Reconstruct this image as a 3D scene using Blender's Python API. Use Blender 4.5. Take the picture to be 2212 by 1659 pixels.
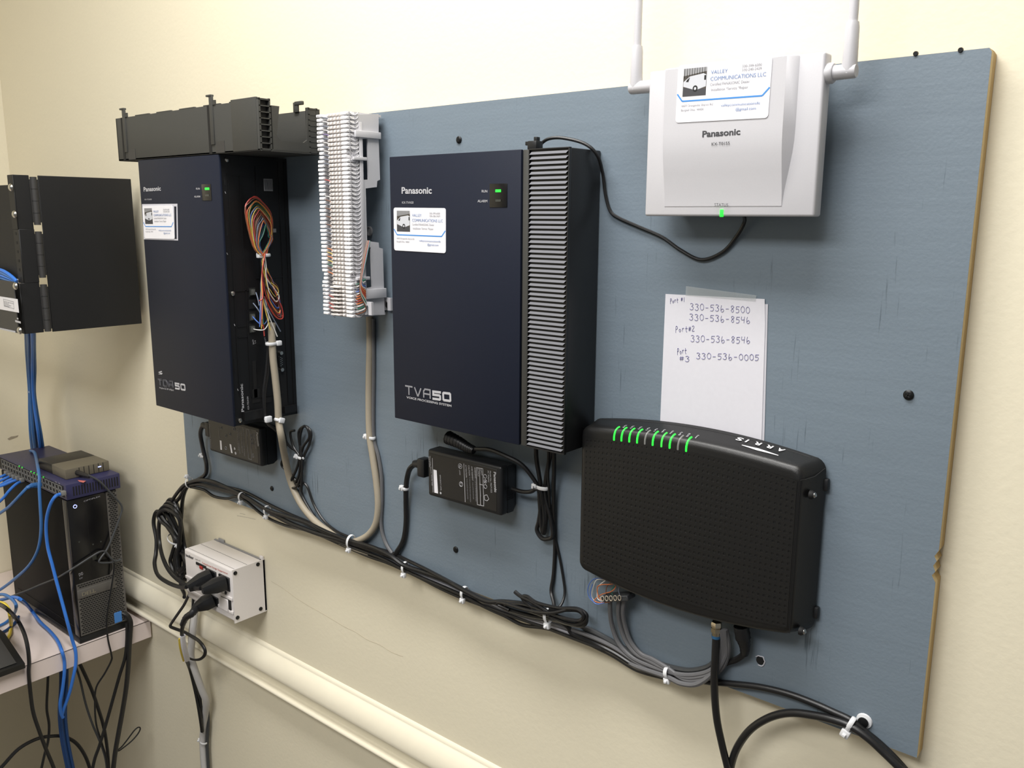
import bpy, bmesh, math, random
from mathutils import Vector, Matrix
random.seed(7)
for o in list(bpy.data.objects): bpy.data.objects.remove(o)
S = bpy.context.scene
COL = S.collection
# ------------------------------------------------------------------ camera
IW, IH, F = 2212.0, 1659.0, 1857.86
CAM = Vector((0.1636343, -0.7935327, 0.4794787))
RX = Vector((0.76903, 0.63918, 0.00562)); RD = Vector((0.12613, -0.14311, -0.98164)); RF = Vector((-0.62664, 0.75563, -0.19067))
def _orth():
    global RX, RD, RF
    RF = RF.normalized(); RX = (RX - RF * RX.dot(RF)).normalized(); RD = RF.cross(RX)
_orth()
cd = bpy.data.cameras.new('camera'); cam = bpy.data.objects.new('camera', cd); COL.objects.link(cam)
cd.sensor_fit = 'HORIZONTAL'; cd.sensor_width = 36.0; cd.lens = F * 36.0 / IW; cd.clip_start = 0.01
cam.matrix_world = Matrix(((RX.x, -RD.x, -RF.x, CAM.x), (RX.y, -RD.y, -RF.y, CAM.y), (RX.z, -RD.z, -RF.z, CAM.z), (0, 0, 0, 1)))
S.camera = cam
# ------------------------------------------------------------------ world, lamps, exposure
w = bpy.data.worlds.new('world'); S.world = w; w.use_nodes = True
bg = w.node_tree.nodes['Background']; bg.inputs[0].default_value = (0.95, 0.97, 1.0, 1); bg.inputs[1].default_value = 0.17
def lamp(name, loc, sx, sy, power, col):
    l = bpy.data.lights.new(name, 'AREA'); l.shape = 'RECTANGLE'; l.size = sx; l.size_y = sy; l.energy = power; l.color = col
    o = bpy.data.objects.new(name, l); COL.objects.link(o); o.location = loc; return o
lamp('ceiling_lamp', (-0.45, -0.5, 1.43), 1.1, 0.3, 18.5, (1.0, 0.985, 0.965))
lamp('ceiling_lamp', (-0.4, -1.6, 1.43), 1.2, 0.6, 26.0, (1.0, 0.99, 0.98))  # fill light added out in front to brighten the scene, no known fixture
S.view_settings.view_transform = 'Standard'; S.view_settings.look = 'None'; S.view_settings.gamma = 1.0
S.view_settings.use_curve_mapping = False
S.view_settings.exposure = 0.37
# ------------------------------------------------------------------ pixel -> place
def ray(u, v): return RX * ((u - IW / 2) / F) + RD * ((v - IH / 2) / F) + RF
def PY(u, v, y=-0.018):
    d = ray(u, v); return CAM + d * ((y - CAM.y) / d.y)
def PX(u, v, x):
    d = ray(u, v); return CAM + d * ((x - CAM.x) / d.x)
def PZ(u, v, z):
    d = ray(u, v); return CAM + d * ((z - CAM.z) / d.z)
AX = {'y': (PY, Vector((0, -1, 0))), 'x': (PX, Vector((1, 0, 0))), 'z': (PZ, Vector((0, 0, 1)))}
# ------------------------------------------------------------------ materials
def lin(c):
    return tuple(((x / 255.0) / 12.92 if x <= 10 else (((x / 255.0) + 0.055) / 1.055) ** 2.4) for x in c)
def mat(name, rgb, rough=0.5, metal=0.0, bump=0.0, scale=200.0, stretch=(1, 1, 1), var=0.0, spec=0.5, emit=0.0, trans=0.0, coat=0.0, alpha=1.0):
    m = bpy.data.materials.new(name); m.use_nodes = True; nt = m.node_tree; b = nt.nodes['Principled BSDF']
    c = lin(rgb)
    b.inputs['Base Color'].default_value = (*c, 1); b.inputs['Roughness'].default_value = rough
    b.inputs['Metallic'].default_value = metal; b.inputs['Specular IOR Level'].default_value = spec
    b.inputs['Coat Weight'].default_value = coat; b.inputs['Transmission Weight'].default_value = trans; b.inputs['Alpha'].default_value = alpha
    if emit: b.inputs['Emission Color'].default_value = (*c, 1); b.inputs['Emission Strength'].default_value = emit
    tc = nt.nodes.new('ShaderNodeNewGeometry'); mp = nt.nodes.new('ShaderNodeMapping'); mp.inputs['Scale'].default_value = stretch
    nz = nt.nodes.new('ShaderNodeTexNoise'); nz.inputs['Scale'].default_value = scale; nz.inputs['Detail'].default_value = 3
    nt.links.new(tc.outputs['Position'], mp.inputs[0]); nt.links.new(mp.outputs[0], nz.inputs[0])
    if bump:
        bp = nt.nodes.new('ShaderNodeBump'); bp.inputs['Strength'].default_value = bump; bp.inputs['Distance'].default_value = 0.001
        nt.links.new(nz.outputs[0], bp.inputs['Height']); nt.links.new(bp.outputs[0], b.inputs['Normal'])
    v = var if var else 0.03
    mx = nt.nodes.new('ShaderNodeMix'); mx.data_type = 'RGBA'
    mx.inputs[6].default_value = (*[x * (1 - v) for x in c], 1); mx.inputs[7].default_value = (*[min(1, x * (1 + v)) for x in c], 1)
    nt.links.new(nz.outputs[0], mx.inputs[0]); nt.links.new(mx.outputs[2], b.inputs['Base Color'])
    return m
M = {}
M['wall'] = mat('cream_wall_paint', (232, 224, 200), 0.55, bump=0.25, scale=140, var=0.015)
M['trim'] = mat('gloss_cream_trim_paint', (236, 229, 208), 0.3, bump=0.05, scale=60)
M['ceil'] = mat('ceiling_white', (235, 232, 225), 0.9, bump=0.3, scale=60)
M['floor'] = mat('carpet_grey', (110, 104, 96), 0.95, bump=0.6, scale=400)
M['black'] = mat('black_plastic', (24, 25, 27), 0.42, bump=0.05, scale=900)
M['blackm'] = mat('black_textured_plastic', (22, 22, 22), 0.36, bump=0.15, scale=1500)
M['gloss'] = mat('satin_black_rim', (74, 74, 74), 0.25, spec=0.9)  # glints painted as a lighter grey on the black modem's hole walls
M['tray'] = mat('charcoal_plastic', (58, 58, 55), 0.6, bump=0.1, scale=900)
M['dark'] = mat('recess_black', (12, 12, 13), 0.7)
M['cord'] = mat('black_rubber_cord', (24, 24, 25), 0.36, bump=0.05, scale=500)
M['cordg'] = mat('grey_cable_jacket', (100, 100, 102), 0.45)
M['cordd'] = mat('dark_grey_cable_jacket', (62, 64, 66), 0.45)
M['beige'] = mat('beige_cable_jacket', (164, 154, 136), 0.5)
M['cordl'] = mat('pale_grey_cable_jacket', (150, 149, 154), 0.5)
M['lgrey'] = mat('light_grey_cable_jacket', (190, 188, 186), 0.5)
M['navy'] = mat('navy_cover', (20, 26, 42), 0.55, bump=0.12, scale=1800, spec=0.28)
M['panel'] = mat('black_side_panel', (11, 11, 13), 0.5, bump=0.05, scale=900)
M['silver'] = mat('silver_print', (186, 186, 190), 0.45)
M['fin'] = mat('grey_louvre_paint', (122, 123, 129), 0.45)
M['white'] = mat('white_plastic', (198, 197, 201), 0.42, bump=0.03, scale=900)
M['whiteb'] = mat('bright_white_plastic', (240, 239, 241), 0.4)
M['clearp'] = mat('ivory_clip_plastic', (232, 226, 222), 0.4)
M['grid'] = mat('clip_row_grey', (176, 172, 170), 0.4)
M['tie'] = mat('white_nylon', (232, 233, 235), 0.35, trans=0.1)
M['paper'] = mat('white_paper', (216, 215, 222), 0.85)
M['paperb'] = mat('paper_back', (200, 199, 206), 0.85)
M['card'] = mat('card_stock', (236, 235, 240), 0.35)
M['ink'] = mat('blue_ink', (62, 58, 130), 0.7)
M['print'] = mat('dark_print', (62, 62, 66), 0.6)
M['greyp'] = mat('grey_print', (140, 140, 145), 0.6)
M['bluep'] = mat('blue_print', (66, 140, 214), 0.5)
M['bluet'] = mat('blue_letters', (108, 134, 178), 0.5)
M['redp'] = mat('red_print', (196, 110, 104), 0.6)
M['tape'] = mat('clear_tape', (200, 205, 205), 0.15, alpha=0.22)
M['steel'] = mat('steel', (190, 188, 182), 0.25, metal=1.0)
M['nickel'] = mat('nickel', (196, 186, 164), 0.22, metal=1.0)
M['screw'] = mat('black_screw', (26, 27, 28), 0.35, metal=0.4)
M['surge'] = mat('warm_grey_enamel', (226, 221, 219), 0.4, bump=0.05, scale=700)
M['surged'] = mat('warm_grey_panel', (190, 184, 180), 0.45)
M['blue'] = mat('blue_patch_cable', (52, 116, 206), 0.4)
M['blued'] = mat('steel_blue_patch_cable', (58, 108, 168), 0.4)
M['bluedk'] = mat('dark_blue_cable', (30, 62, 108), 0.45)
M['yellow'] = mat('yellow_cable', (226, 200, 70), 0.45)
M['desk'] = mat('pinkish_laminate', (222, 208, 202), 0.4, var=0.02)
M['swblue'] = mat('indigo_metal', (46, 46, 82), 0.45, bump=0.05, scale=700)
M['mesh'] = mat('grey_bezel', (90, 87, 83), 0.45)
M['casem'] = mat('black_painted_steel', (7, 7, 8), 0.6, spec=0.12)
M['bezel'] = mat('gloss_black_bezel', (16, 16, 18), 0.22)
M['drive'] = mat('dark_drive_plastic', (38, 36, 34), 0.45)
M['driveg'] = mat('grey_drive_plastic', (104, 98, 84), 0.45)
M['plate'] = mat('black_powder_coat', (17, 17, 18), 0.6, bump=0.1, scale=1800)
M['plateg'] = mat('dark_grey_powder_coat', (54, 53, 52), 0.55, bump=0.1, scale=1800)
M['green'] = mat('green_led', (40, 255, 60), 0.4, emit=0.9)
M['greend'] = mat('green_led_soft', (60, 220, 70), 0.4, emit=0.5)
M['ledoff'] = mat('unlit_led', (120, 120, 118), 0.4)
M['leddk'] = mat('unlit_led_dark', (58, 60, 56), 0.4)
M['bluel'] = mat('blue_led', (170, 180, 255), 0.4, emit=1.2)
M['redl'] = mat('red_lamp', (150, 36, 32), 0.35, emit=0.12)
M['sticker'] = mat('blue_badge', (70, 130, 200), 0.35)
M['bark'] = mat('photo_dark', (74, 68, 62), 0.5, scale=900, var=0.5)
M['vanw'] = mat('photo_pale', (200, 202, 208), 0.5)
M['label'] = mat('grey_label', (150, 150, 152), 0.6)
M['teal'] = mat('teal_ring', (40, 90, 130), 0.4)
WC = {k: mat('wire_' + k, c, 0.42) for k, c in dict(orange=(208, 116, 62), red=(188, 70, 62), yellow=(210, 184, 88), green=(50, 116, 94), blue=(76, 110, 182), brown=(120, 78, 56), violet=(110, 92, 150), white=(222, 220, 216), slate=(110, 118, 134), black=(36, 36, 40)).items()}
# board paint, plywood edge
def board_paint():
    m = mat('blue_grey_board_paint', (114, 127, 138), 0.5, bump=0.0)
    nt = m.node_tree; b = nt.nodes['Principled BSDF']; N = nt.nodes.new; L = nt.links.new
    g = N('ShaderNodeNewGeometry')
    mp = N('ShaderNodeMapping'); mp.inputs['Scale'].default_value = (420, 1, 20); L(g.outputs['Position'], mp.inputs[0])
    n1 = N('ShaderNodeTexNoise'); n1.inputs['Scale'].default_value = 1.0; n1.inputs['Detail'].default_value = 4; L(mp.outputs[0], n1.inputs[0])
    mp2 = N('ShaderNodeMapping'); mp2.inputs['Scale'].default_value = (26, 1, 9); L(g.outputs['Position'], mp2.inputs[0])
    n2 = N('ShaderNodeTexNoise'); n2.inputs['Scale'].default_value = 1.0; L(mp2.outputs[0], n2.inputs[0])
    mul = N('ShaderNodeMath'); mul.operation = 'MULTIPLY'; L(n1.outputs[0], mul.inputs[0]); L(n2.outputs[0], mul.inputs[1])
    cr = N('ShaderNodeValToRGB'); cr.color_ramp.elements[0].position = 0.37; cr.color_ramp.elements[0].color = (0, 0, 0, 1)
    cr.color_ramp.elements[1].position = 0.46; cr.color_ramp.elements[1].color = (1, 1, 1, 1); L(mul.outputs[0], cr.inputs[0])
    mp3 = N('ShaderNodeMapping'); mp3.inputs['Scale'].default_value = (4, 1, 60); L(g.outputs['Position'], mp3.inputs[0])
    n3 = N('ShaderNodeTexNoise'); n3.inputs['Scale'].default_value = 2.0; n3.inputs['Detail'].default_value = 5; L(mp3.outputs[0], n3.inputs[0])
    mx = N('ShaderNodeMix'); mx.data_type = 'RGBA'; L(n3.outputs[0], mx.inputs[0])
    c = lin((114, 127, 138)); mx.inputs[6].default_value = (*[x * .93 for x in c], 1); mx.inputs[7].default_value = (*[x * 1.07 for x in c], 1)
    m2 = N('ShaderNodeMix'); m2.data_type = 'RGBA'; L(cr.outputs[0], m2.inputs[0]); L(mx.outputs[2], m2.inputs[6]); m2.inputs[7].default_value = (*lin((86, 98, 108)), 1)
    L(m2.outputs[2], b.inputs['Base Color'])
    n4 = N('ShaderNodeTexNoise'); n4.inputs['Scale'].default_value = 320; L(g.outputs['Position'], n4.inputs[0])
    a1 = N('ShaderNodeMath'); a1.operation = 'SUBTRACT'; L(n4.outputs[0], a1.inputs[0]); L(cr.outputs[0], a1.inputs[1])
    a2 = N('ShaderNodeMath'); L(a1.outputs[0], a2.inputs[0]); L(n3.outputs[0], a2.inputs[1])
    bp = N('ShaderNodeBump'); bp.inputs['Strength'].default_value = 0.2; bp.inputs['Distance'].default_value = 0.0008
    L(a2.outputs[0], bp.inputs['Height']); L(bp.outputs[0], b.inputs['Normal'])
    return m
M['board'] = board_paint()
def ply():
    m = mat('plywood_edge', (196, 170, 122), 0.75, bump=0.3, scale=300)
    nt = m.node_tree; b = nt.nodes['Principled BSDF']; N = nt.nodes.new; L = nt.links.new
    g = N('ShaderNodeNewGeometry'); sx = N('ShaderNodeSeparateXYZ'); L(g.outputs['Position'], sx.inputs[0])
    mu = N('ShaderNodeMath'); mu.operation = 'MULTIPLY'; mu.inputs[1].default_value = 330; L(sx.outputs[1], mu.inputs[0])
    sn = N('ShaderNodeMath'); sn.operation = 'SINE'; L(mu.outputs[0], sn.inputs[0])
    cr = N('ShaderNodeValToRGB'); cr.color_ramp.elements[0].color = (*lin((178, 150, 100)), 1); cr.color_ramp.elements[1].color = (*lin((206, 184, 138)), 1)
    L(sn.outputs[0], cr.inputs[0]); L(cr.outputs[0], b.inputs['Base Color']); return m
M['ply'] = ply()
# ------------------------------------------------------------------ mesh helpers
class G:
    """collects shapes into one mesh"""
    def __init__(s): s.v = []; s.f = []; s.m = []; s.sm = []
    def add(s, vs, fs, mi=0, smooth=False):
        o = len(s.v); s.v += [Vector(v) for v in vs]
        for f in fs: s.f.append([i + o for i in f]); s.m.append(mi); s.sm.append(smooth)
        return s
    def bmadd(s, bm, mi=0, smooth=False):
        bm.verts.index_update(); s.add([v.co.copy() for v in bm.verts], [[v.index for v in f.verts] for f in bm.faces], mi, smooth); bm.free(); return s
    def box(s, x0, x1, y0, y1, z0, z1, bev=0.0, seg=2, mi=0, mtx=None):
        bm = bmesh.new(); bmesh.ops.create_cube(bm, size=1)
        for v in bm.verts: v.co = Vector(((x0 + x1) / 2 + v.co.x * (x1 - x0), (y0 + y1) / 2 + v.co.y * (y1 - y0), (z0 + z1) / 2 + v.co.z * (z1 - z0)))
        if bev: bmesh.ops.bevel(bm, geom=bm.edges[:], offset=bev, segments=seg, affect='EDGES', profile=0.5)
        if mtx: bmesh.ops.transform(bm, matrix=mtx, verts=bm.verts)
        return s.bmadd(bm, mi, bool(bev))
    def prism(s, pts, off, mi=0, cap=True):
        """polygon pts (3D) extruded by vector off"""
        n = len(pts); off = Vector(off); vs = [Vector(p) for p in pts] + [Vector(p) + off for p in pts]
        fs = [[i, (i + 1) % n, n + (i + 1) % n, n + i] for i in range(n)]
        if cap: fs += [list(range(n))[::-1], [n + i for i in range(n)]]
        return s.add(vs, fs, mi)
    def tube(s, pts, r, res=8, mi=0, cap=True, closed=False, r2=None, up=None):
        pts = [Vector(p) for p in pts]; n = len(pts); rs = r if isinstance(r, (list, tuple)) else [r] * n
        t = [((pts[(i + 1) % n] if closed or i < n - 1 else pts[i]) - (pts[i - 1] if closed or i > 0 else pts[i])).normalized() for i in range(n)]
        a = Vector(up) if up else (Vector((0, -1, 0)) if abs(t[0].y) < 0.9 else Vector((0, 0, 1)))
        vs = []
        for i in range(n):
            a = a - t[i] * a.dot(t[i])
            if a.length < 1e-6: a = t[i].orthogonal()
            a.normalize(); b = t[i].cross(a); q = (r2 if r2 else rs[i])
            for k in range(res):
                an = 2 * math.pi * k / res; vs.append(pts[i] + a * (math.cos(an) * rs[i]) + b * (math.sin(an) * q))
        fs = []
        for i in range(n if closed else n - 1):
            j = (i + 1) % n
            for k in range(res): l = (k + 1) % res; fs.append([i * res + k, i * res + l, j * res + l, j * res + k])
        if cap and not closed: fs += [list(range(res)), [(n - 1) * res + k for k in range(res)][::-1]]
        return s.add(vs, fs, mi, True)
    def cyl(s, a, b, r, res=16, mi=0, rb=None): return s.tube([a, b], [r, rb if rb is not None else r], res, mi)
    def lathe(s, a, b, prof, res=16, mi=0):
        """prof: (t along a->b, radius)"""
        a, b = Vector(a), Vector(b); return s.tube_raw([a.lerp(b, t) for t, _ in prof], [max(r, 1e-5) for _, r in prof], (b - a).normalized(), res, mi)
    def tube_raw(s, pts, rs, d, res, mi):
        a = d.orthogonal().normalized(); b = d.cross(a); vs = []
        for p, r in zip(pts, rs):
            for k in range(res): an = 2 * math.pi * k / res; vs.append(p + a * math.cos(an) * r + b * math.sin(an) * r)
        fs = [[i * res + k, i * res + (k + 1) % res, (i + 1) * res + (k + 1) % res, (i + 1) * res + k] for i in range(len(pts) - 1) for k in range(res)]
        fs += [list(range(res))[::-1], [(len(pts) - 1) * res + k for k in range(res)]]
        return s.add(vs, fs, mi, True)
def smoothpath(pts, sub=6, closed=False):
    pts = [Vector(p) for p in pts]; n = len(pts); out = []
    if n < 3 and not closed: return pts
    g = lambda i: pts[i % n] if closed else pts[max(0, min(n - 1, i))]
    for i in range(n if closed else n - 1):
        p0, p1, p2, p3 = g(i - 1), g(i), g(i + 1), g(i + 2)
        for k in range(sub):
            t = k / sub; out.append(0.5 * ((2 * p1) + (p2 - p0) * t + (2 * p0 - 5 * p1 + 4 * p2 - p3) * t * t + (3 * p1 - p0 - 3 * p2 + p3) * t ** 3))
    if not closed: out.append(pts[-1])
    return out
def tag(o, label=None, cat=None, group=None, kind=None):
    if label: o['label'] = label
    if cat: o['category'] = cat
    if group: o['group'] = group
    if kind: o['kind'] = kind
    return o
def thing(name, label, cat, loc=(0, 0, 0), group=None):
    o = bpy.data.objects.new(name, None); COL.objects.link(o); o.empty_display_size = 0.02; o.location = loc
    return tag(o, label, cat, group)
def wloc(o):
    l = Vector(o.location)
    while o.parent: o = o.parent; l += Vector(o.location)
    return l
def build(name, g, mats, parent=None, label=None, recalc=True):
    me = bpy.data.meshes.new(name)
    base = wloc(parent) if parent else Vector(((min(v.x for v in g.v) + max(v.x for v in g.v)) / 2, (min(v.y for v in g.v) + max(v.y for v in g.v)) / 2, min(v.z for v in g.v)))
    me.from_pydata([v - base for v in g.v], [], g.f)
    for m in (mats if isinstance(mats, (list, tuple)) else [mats]): me.materials.append(M[m] if isinstance(m, str) else m)
    me.polygons.foreach_set('material_index', g.m); me.polygons.foreach_set('use_smooth', g.sm)
    if recalc:
        bm = bmesh.new(); bm.from_mesh(me); bmesh.ops.remove_doubles(bm, verts=bm.verts, dist=1e-6); bmesh.ops.recalc_face_normals(bm, faces=bm.faces); bm.to_mesh(me); bm.free()
    me.update()
    try: me.set_sharp_from_angle(angle=math.radians(42))
    except Exception: pass
    o = bpy.data.objects.new(name, me); COL.objects.link(o)
    if parent: o.parent = parent
    else: o.location = base
    if label: o['label'] = label
    return o
def curve_mesh(make):
    """2D curve / text datablock -> mesh verts, faces"""
    o = bpy.data.objects.new('tmp', make); COL.objects.link(o); dg = bpy.context.evaluated_depsgraph_get(); dg.update()
    me = bpy.data.meshes.new_from_object(o.evaluated_get(dg)); vs = [v.co.copy() for v in me.vertices]; fs = [list(p.vertices) for p in me.polygons]
    bpy.data.objects.remove(o); bpy.data.meshes.remove(me); return vs, fs
_tc = {}
def text_raw(body, bold=0.0, thick=0.0):
    k = (body, bold)
    if k not in _tc:
        c = bpy.data.curves.new('t', 'FONT'); c.body = body; c.size = 1; c.offset = bold; c.resolution_u = 3; c.fill_mode = 'FRONT'
        _tc[k] = curve_mesh(c)
    return _tc[k]
class LG:
    """every string written through this becomes a part of its own"""
    def __init__(s, name, m, parent): s.name, s.m, s.parent = name, m, parent
def gtext(g, body, P0, right, up, width, height, bold=0.0, lift=0.0003, mi=0, shear=0.0):
    if isinstance(g, LG):
        t = G(); gtext(t, body, P0, right, up, width, height, bold, lift, 0, shear)
        build(g.name, t, g.m, g.parent); return g
    vs, fs = text_raw(body, bold)
    if not vs: return g
    x0 = min(v.x for v in vs); x1 = max(v.x for v in vs); n = right.cross(up).normalized(); k = width / max(1e-6, x1 - x0)
    h = height / 0.73
    return g.add([P0 + right * ((v.x - x0) * k + shear * v.y * h) + up * (v.y * h) + n * lift for v in vs], fs, mi)
def ptext(g, body, u0, v0, u1, v1, h, plane, bold=0.0, lift=0.0003, mi=0, shear=0.0):
    """lettering whose baseline runs between two picture points on a plane; h = cap height in pixels or a pixel vector"""
    ax, val = plane; fn, n = AX[ax]; a = fn(u0, v0, val); b = fn(u1, v1, val); r = (b - a).normalized()
    if not isinstance(h, (tuple, list)): h = (0, -h)
    up = n.cross(r).normalized(); hh = abs((fn(u0 + h[0], v0 + h[1], val) - a).dot(up))
    return gtext(g, body, a, r, up, (b - a).length, hh, bold, lift, mi, shear)
def gpoly(g, px, plane, lift=0.0, mi=0):
    ax, val = plane; fn, n = AX[ax]; vs = [fn(u, v, val) + n * lift for u, v in px]; return g.add(vs, [list(range(len(vs)))], mi)
def plate2d(outer, holes=()):
    c = bpy.data.curves.new('p', 'CURVE'); c.dimensions = '2D'; c.fill_mode = 'BOTH'; c.resolution_u = 1
    for poly in [outer] + list(holes):
        s = c.splines.new('POLY'); s.points.add(len(poly) - 1); s.use_cyclic_u = True
        for p, q in zip(s.points, poly): p.co = (q[0], q[1], 0, 1)
    return c
def gplate(g, outer, holes, O, A, B, N, thick, mi=0):
    """flat plate with holes: outline in (a,b) coordinates of the frame O,A,B, thickness along N (centred)"""
    c = plate2d(outer, holes); c.extrude = thick / 2; vs, fs = curve_mesh(c)
    return g.add([O + A * v.x + B * v.y + N * v.z for v in vs], fs, mi)
def disc(cx, cy, r, n=20, ry=None): return [(cx + r * math.cos(2 * math.pi * i / n), cy + (ry or r) * math.sin(2 * math.pi * i / n)) for i in range(n)]
def rrect(x0, x1, y0, y1, r, n=4):
    out = []
    for cx, cy, a in ((x1 - r, y1 - r, 0), (x0 + r, y1 - r, 90), (x0 + r, y0 + r, 180), (x1 - r, y0 + r, 270)):
        for i in range(n + 1): t = math.radians(a + 90 * i / n); out.append((cx + r * math.cos(t), cy + r * math.sin(t)))
    return out
def cable(name, label, cat, pts, r, m, sub=6, parent=None, group=None, r2=None, up=None, res=8):
    g = G().tube(smoothpath(pts, sub), r, res, r2=r2, up=up)
    o = build(name, g, m, parent)
    if not parent: tag(o, label, cat, group)
    return o
Y = lambda L: [PY(u, v, -d) for u, v, d in L]
def down(pts, y=None):   # carry a hanging cable on down out of the picture
    p = pts[-1]; yy = p.y if y is None else y
    return pts + [Vector((p.x, (p.y + yy) / 2, p.z - .06)), Vector((p.x + .004, yy, p.z - .16)), Vector((p.x, yy, -1.0)), Vector((p.x, yy, ZF + .004))]
# ================================================================== the room
XL, ZF, ZC = -1.94, -1.08, 1.45
def struct(name, g, m): return tag(build(name, g, m), kind='structure')
wb_ = struct('wall_back', G().box(XL - 0.1, 2.2, 0, 0.1, ZF, ZC), 'wall')
wl_ = struct('wall_left', G().box(XL - 0.1, XL, -3.6, 0, ZF, ZC), 'wall')
struct('floor', G().box(XL - 0.1, 2.2, -3.6, 0.1, ZF - 0.1, ZF), 'floor')
struct('ceiling', G().box(XL - 0.1, 2.2, -3.6, 0.1, ZC, ZC + 0.1), 'ceil')
prof = [(0, -.2500), (-.0022, -.2512), (-.0036, -.2530), (-.0046, -.2555), (-.0047, -.2563), (-.0052, -.2567)]
for i in range(9):
    t = i / 8; prof.append((-.0052 - .0158 * math.sin(t * math.pi / 2), -.2570 - .033 * (1 - math.cos(t * math.pi / 2)) * 0.45 - .033 * 0.55 * t))
prof += [(-.0205, -.2915)]
for i in range(9):
    t = i / 8; prof.append((-.0200 + .0130 * math.sin(t * math.pi / 2), -.2922 - .0235 * t ** 1.3))
for i in range(9):
    t = math.radians(70 + 220 * i / 8); prof.append((-.0150 + .0046 * math.cos(t), -.3222 + .0042 * math.sin(t)))
prof += [(0, -.3275)]
g = G(); n = len(prof); vs = [(x, y, z) for x in (XL, 2.2) for y, z in prof]
g.add(vs, [[i, i + 1, n + i + 1, n + i] for i in range(n - 1)], 0, True)
struct('trim_1', g, 'trim')

# ================================================================== plywood board
YB = -0.018
bd = thing('plywood_board', 'large blue-grey painted plywood board screwed to the cream wall', 'board', (-.62, 0, 0))
def chip(v): return PY(2034, v, YB).z
zc1, zc2 = chip(1248), chip(1205)
outl = [(-1.2392, 0), (0, 0), (0, zc1 - .006), (-.0035, zc1), (-.001, zc1 + .004), (-.0032, zc1 + .009), (-.0008, zc2 - .004), (-.003, zc2), (0, zc2 + .006), (0, .607), (-.002, .61), (-.55, .6105), (-1.2392, .61)]
outl = [(x, z) for x, z in outl]
g = G(); g.prism([Vector((x, YB, z)) for x, z in outl], (0, -YB - .0004, 0), 1, cap=False)
g.add([(x, YB, z) for x, z in outl], [list(range(len(outl)))], 0)
g.add([(x, -.0004, z) for x, z in outl], [list(range(len(outl)))], 1)
build('panel', g, ['board', 'ply'], bd)
def screw(u, v, r, m='screw', label=None, d=0.0022):
    c = PY(u, v, YB); g = G()
    g.lathe(c + Vector((0, .0005, 0)), c + Vector((0, -d, 0)), [(0, r), (.6, r), (.9, r * .8), (1, r * .45)], 18)
    for a in (0.5, 0.5 + math.pi / 2):
        dx, dz = math.cos(a) * r * .55, math.sin(a) * r * .55; px, pz = -math.sin(a) * r * .12, math.cos(a) * r * .12; y = -d + YB - .0002
        g.add([(c.x + dx + px, y, c.z + dz + pz), (c.x + dx - px, y, c.z + dz - pz), (c.x - dx - px, y, c.z - dz - pz), (c.x - dx + px, y, c.z - dz + pz)], [[0, 1, 2, 3]], 1)
    return build('screw', g, [m, 'dark'], bd, label)
screw(1963, 853, .0044, label='black cross-head screw'); screw(992, 302, .0042, label='black cross-head screw'); screw(985, 1187, .0042); screw(588, 1055, .004)
c = PY(1642, 1427, YB); g = G()
g.lathe(c + Vector((0, .0002, 0)), c + Vector((0, -.0008, 0)), [(0, .0044), (1, .0038)], 16, 0)
rg = [(c.x + .0052 * math.cos(a) * random.uniform(.9, 1.2), YB - .0006, c.z + .0054 * math.sin(a) * random.uniform(.9, 1.25)) for a in [i * math.pi / 9 - 1.9 for i in range(14)]]
g.tube(rg, .0006, 5, 1)
build('bored_hole', g, ['dark', 'paperb'], bd, 'dark bored hole with torn paint rim')
for u, v in ((2075, 108), (1978, 116)):
    c = PY(u, v, YB); build('nail_head', G().lathe(c + Vector((0, .0005, 0)), c - Vector((0, .0012, 0)), [(0, .0022), (1, .0018)], 10), 'screw', bd)

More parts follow.
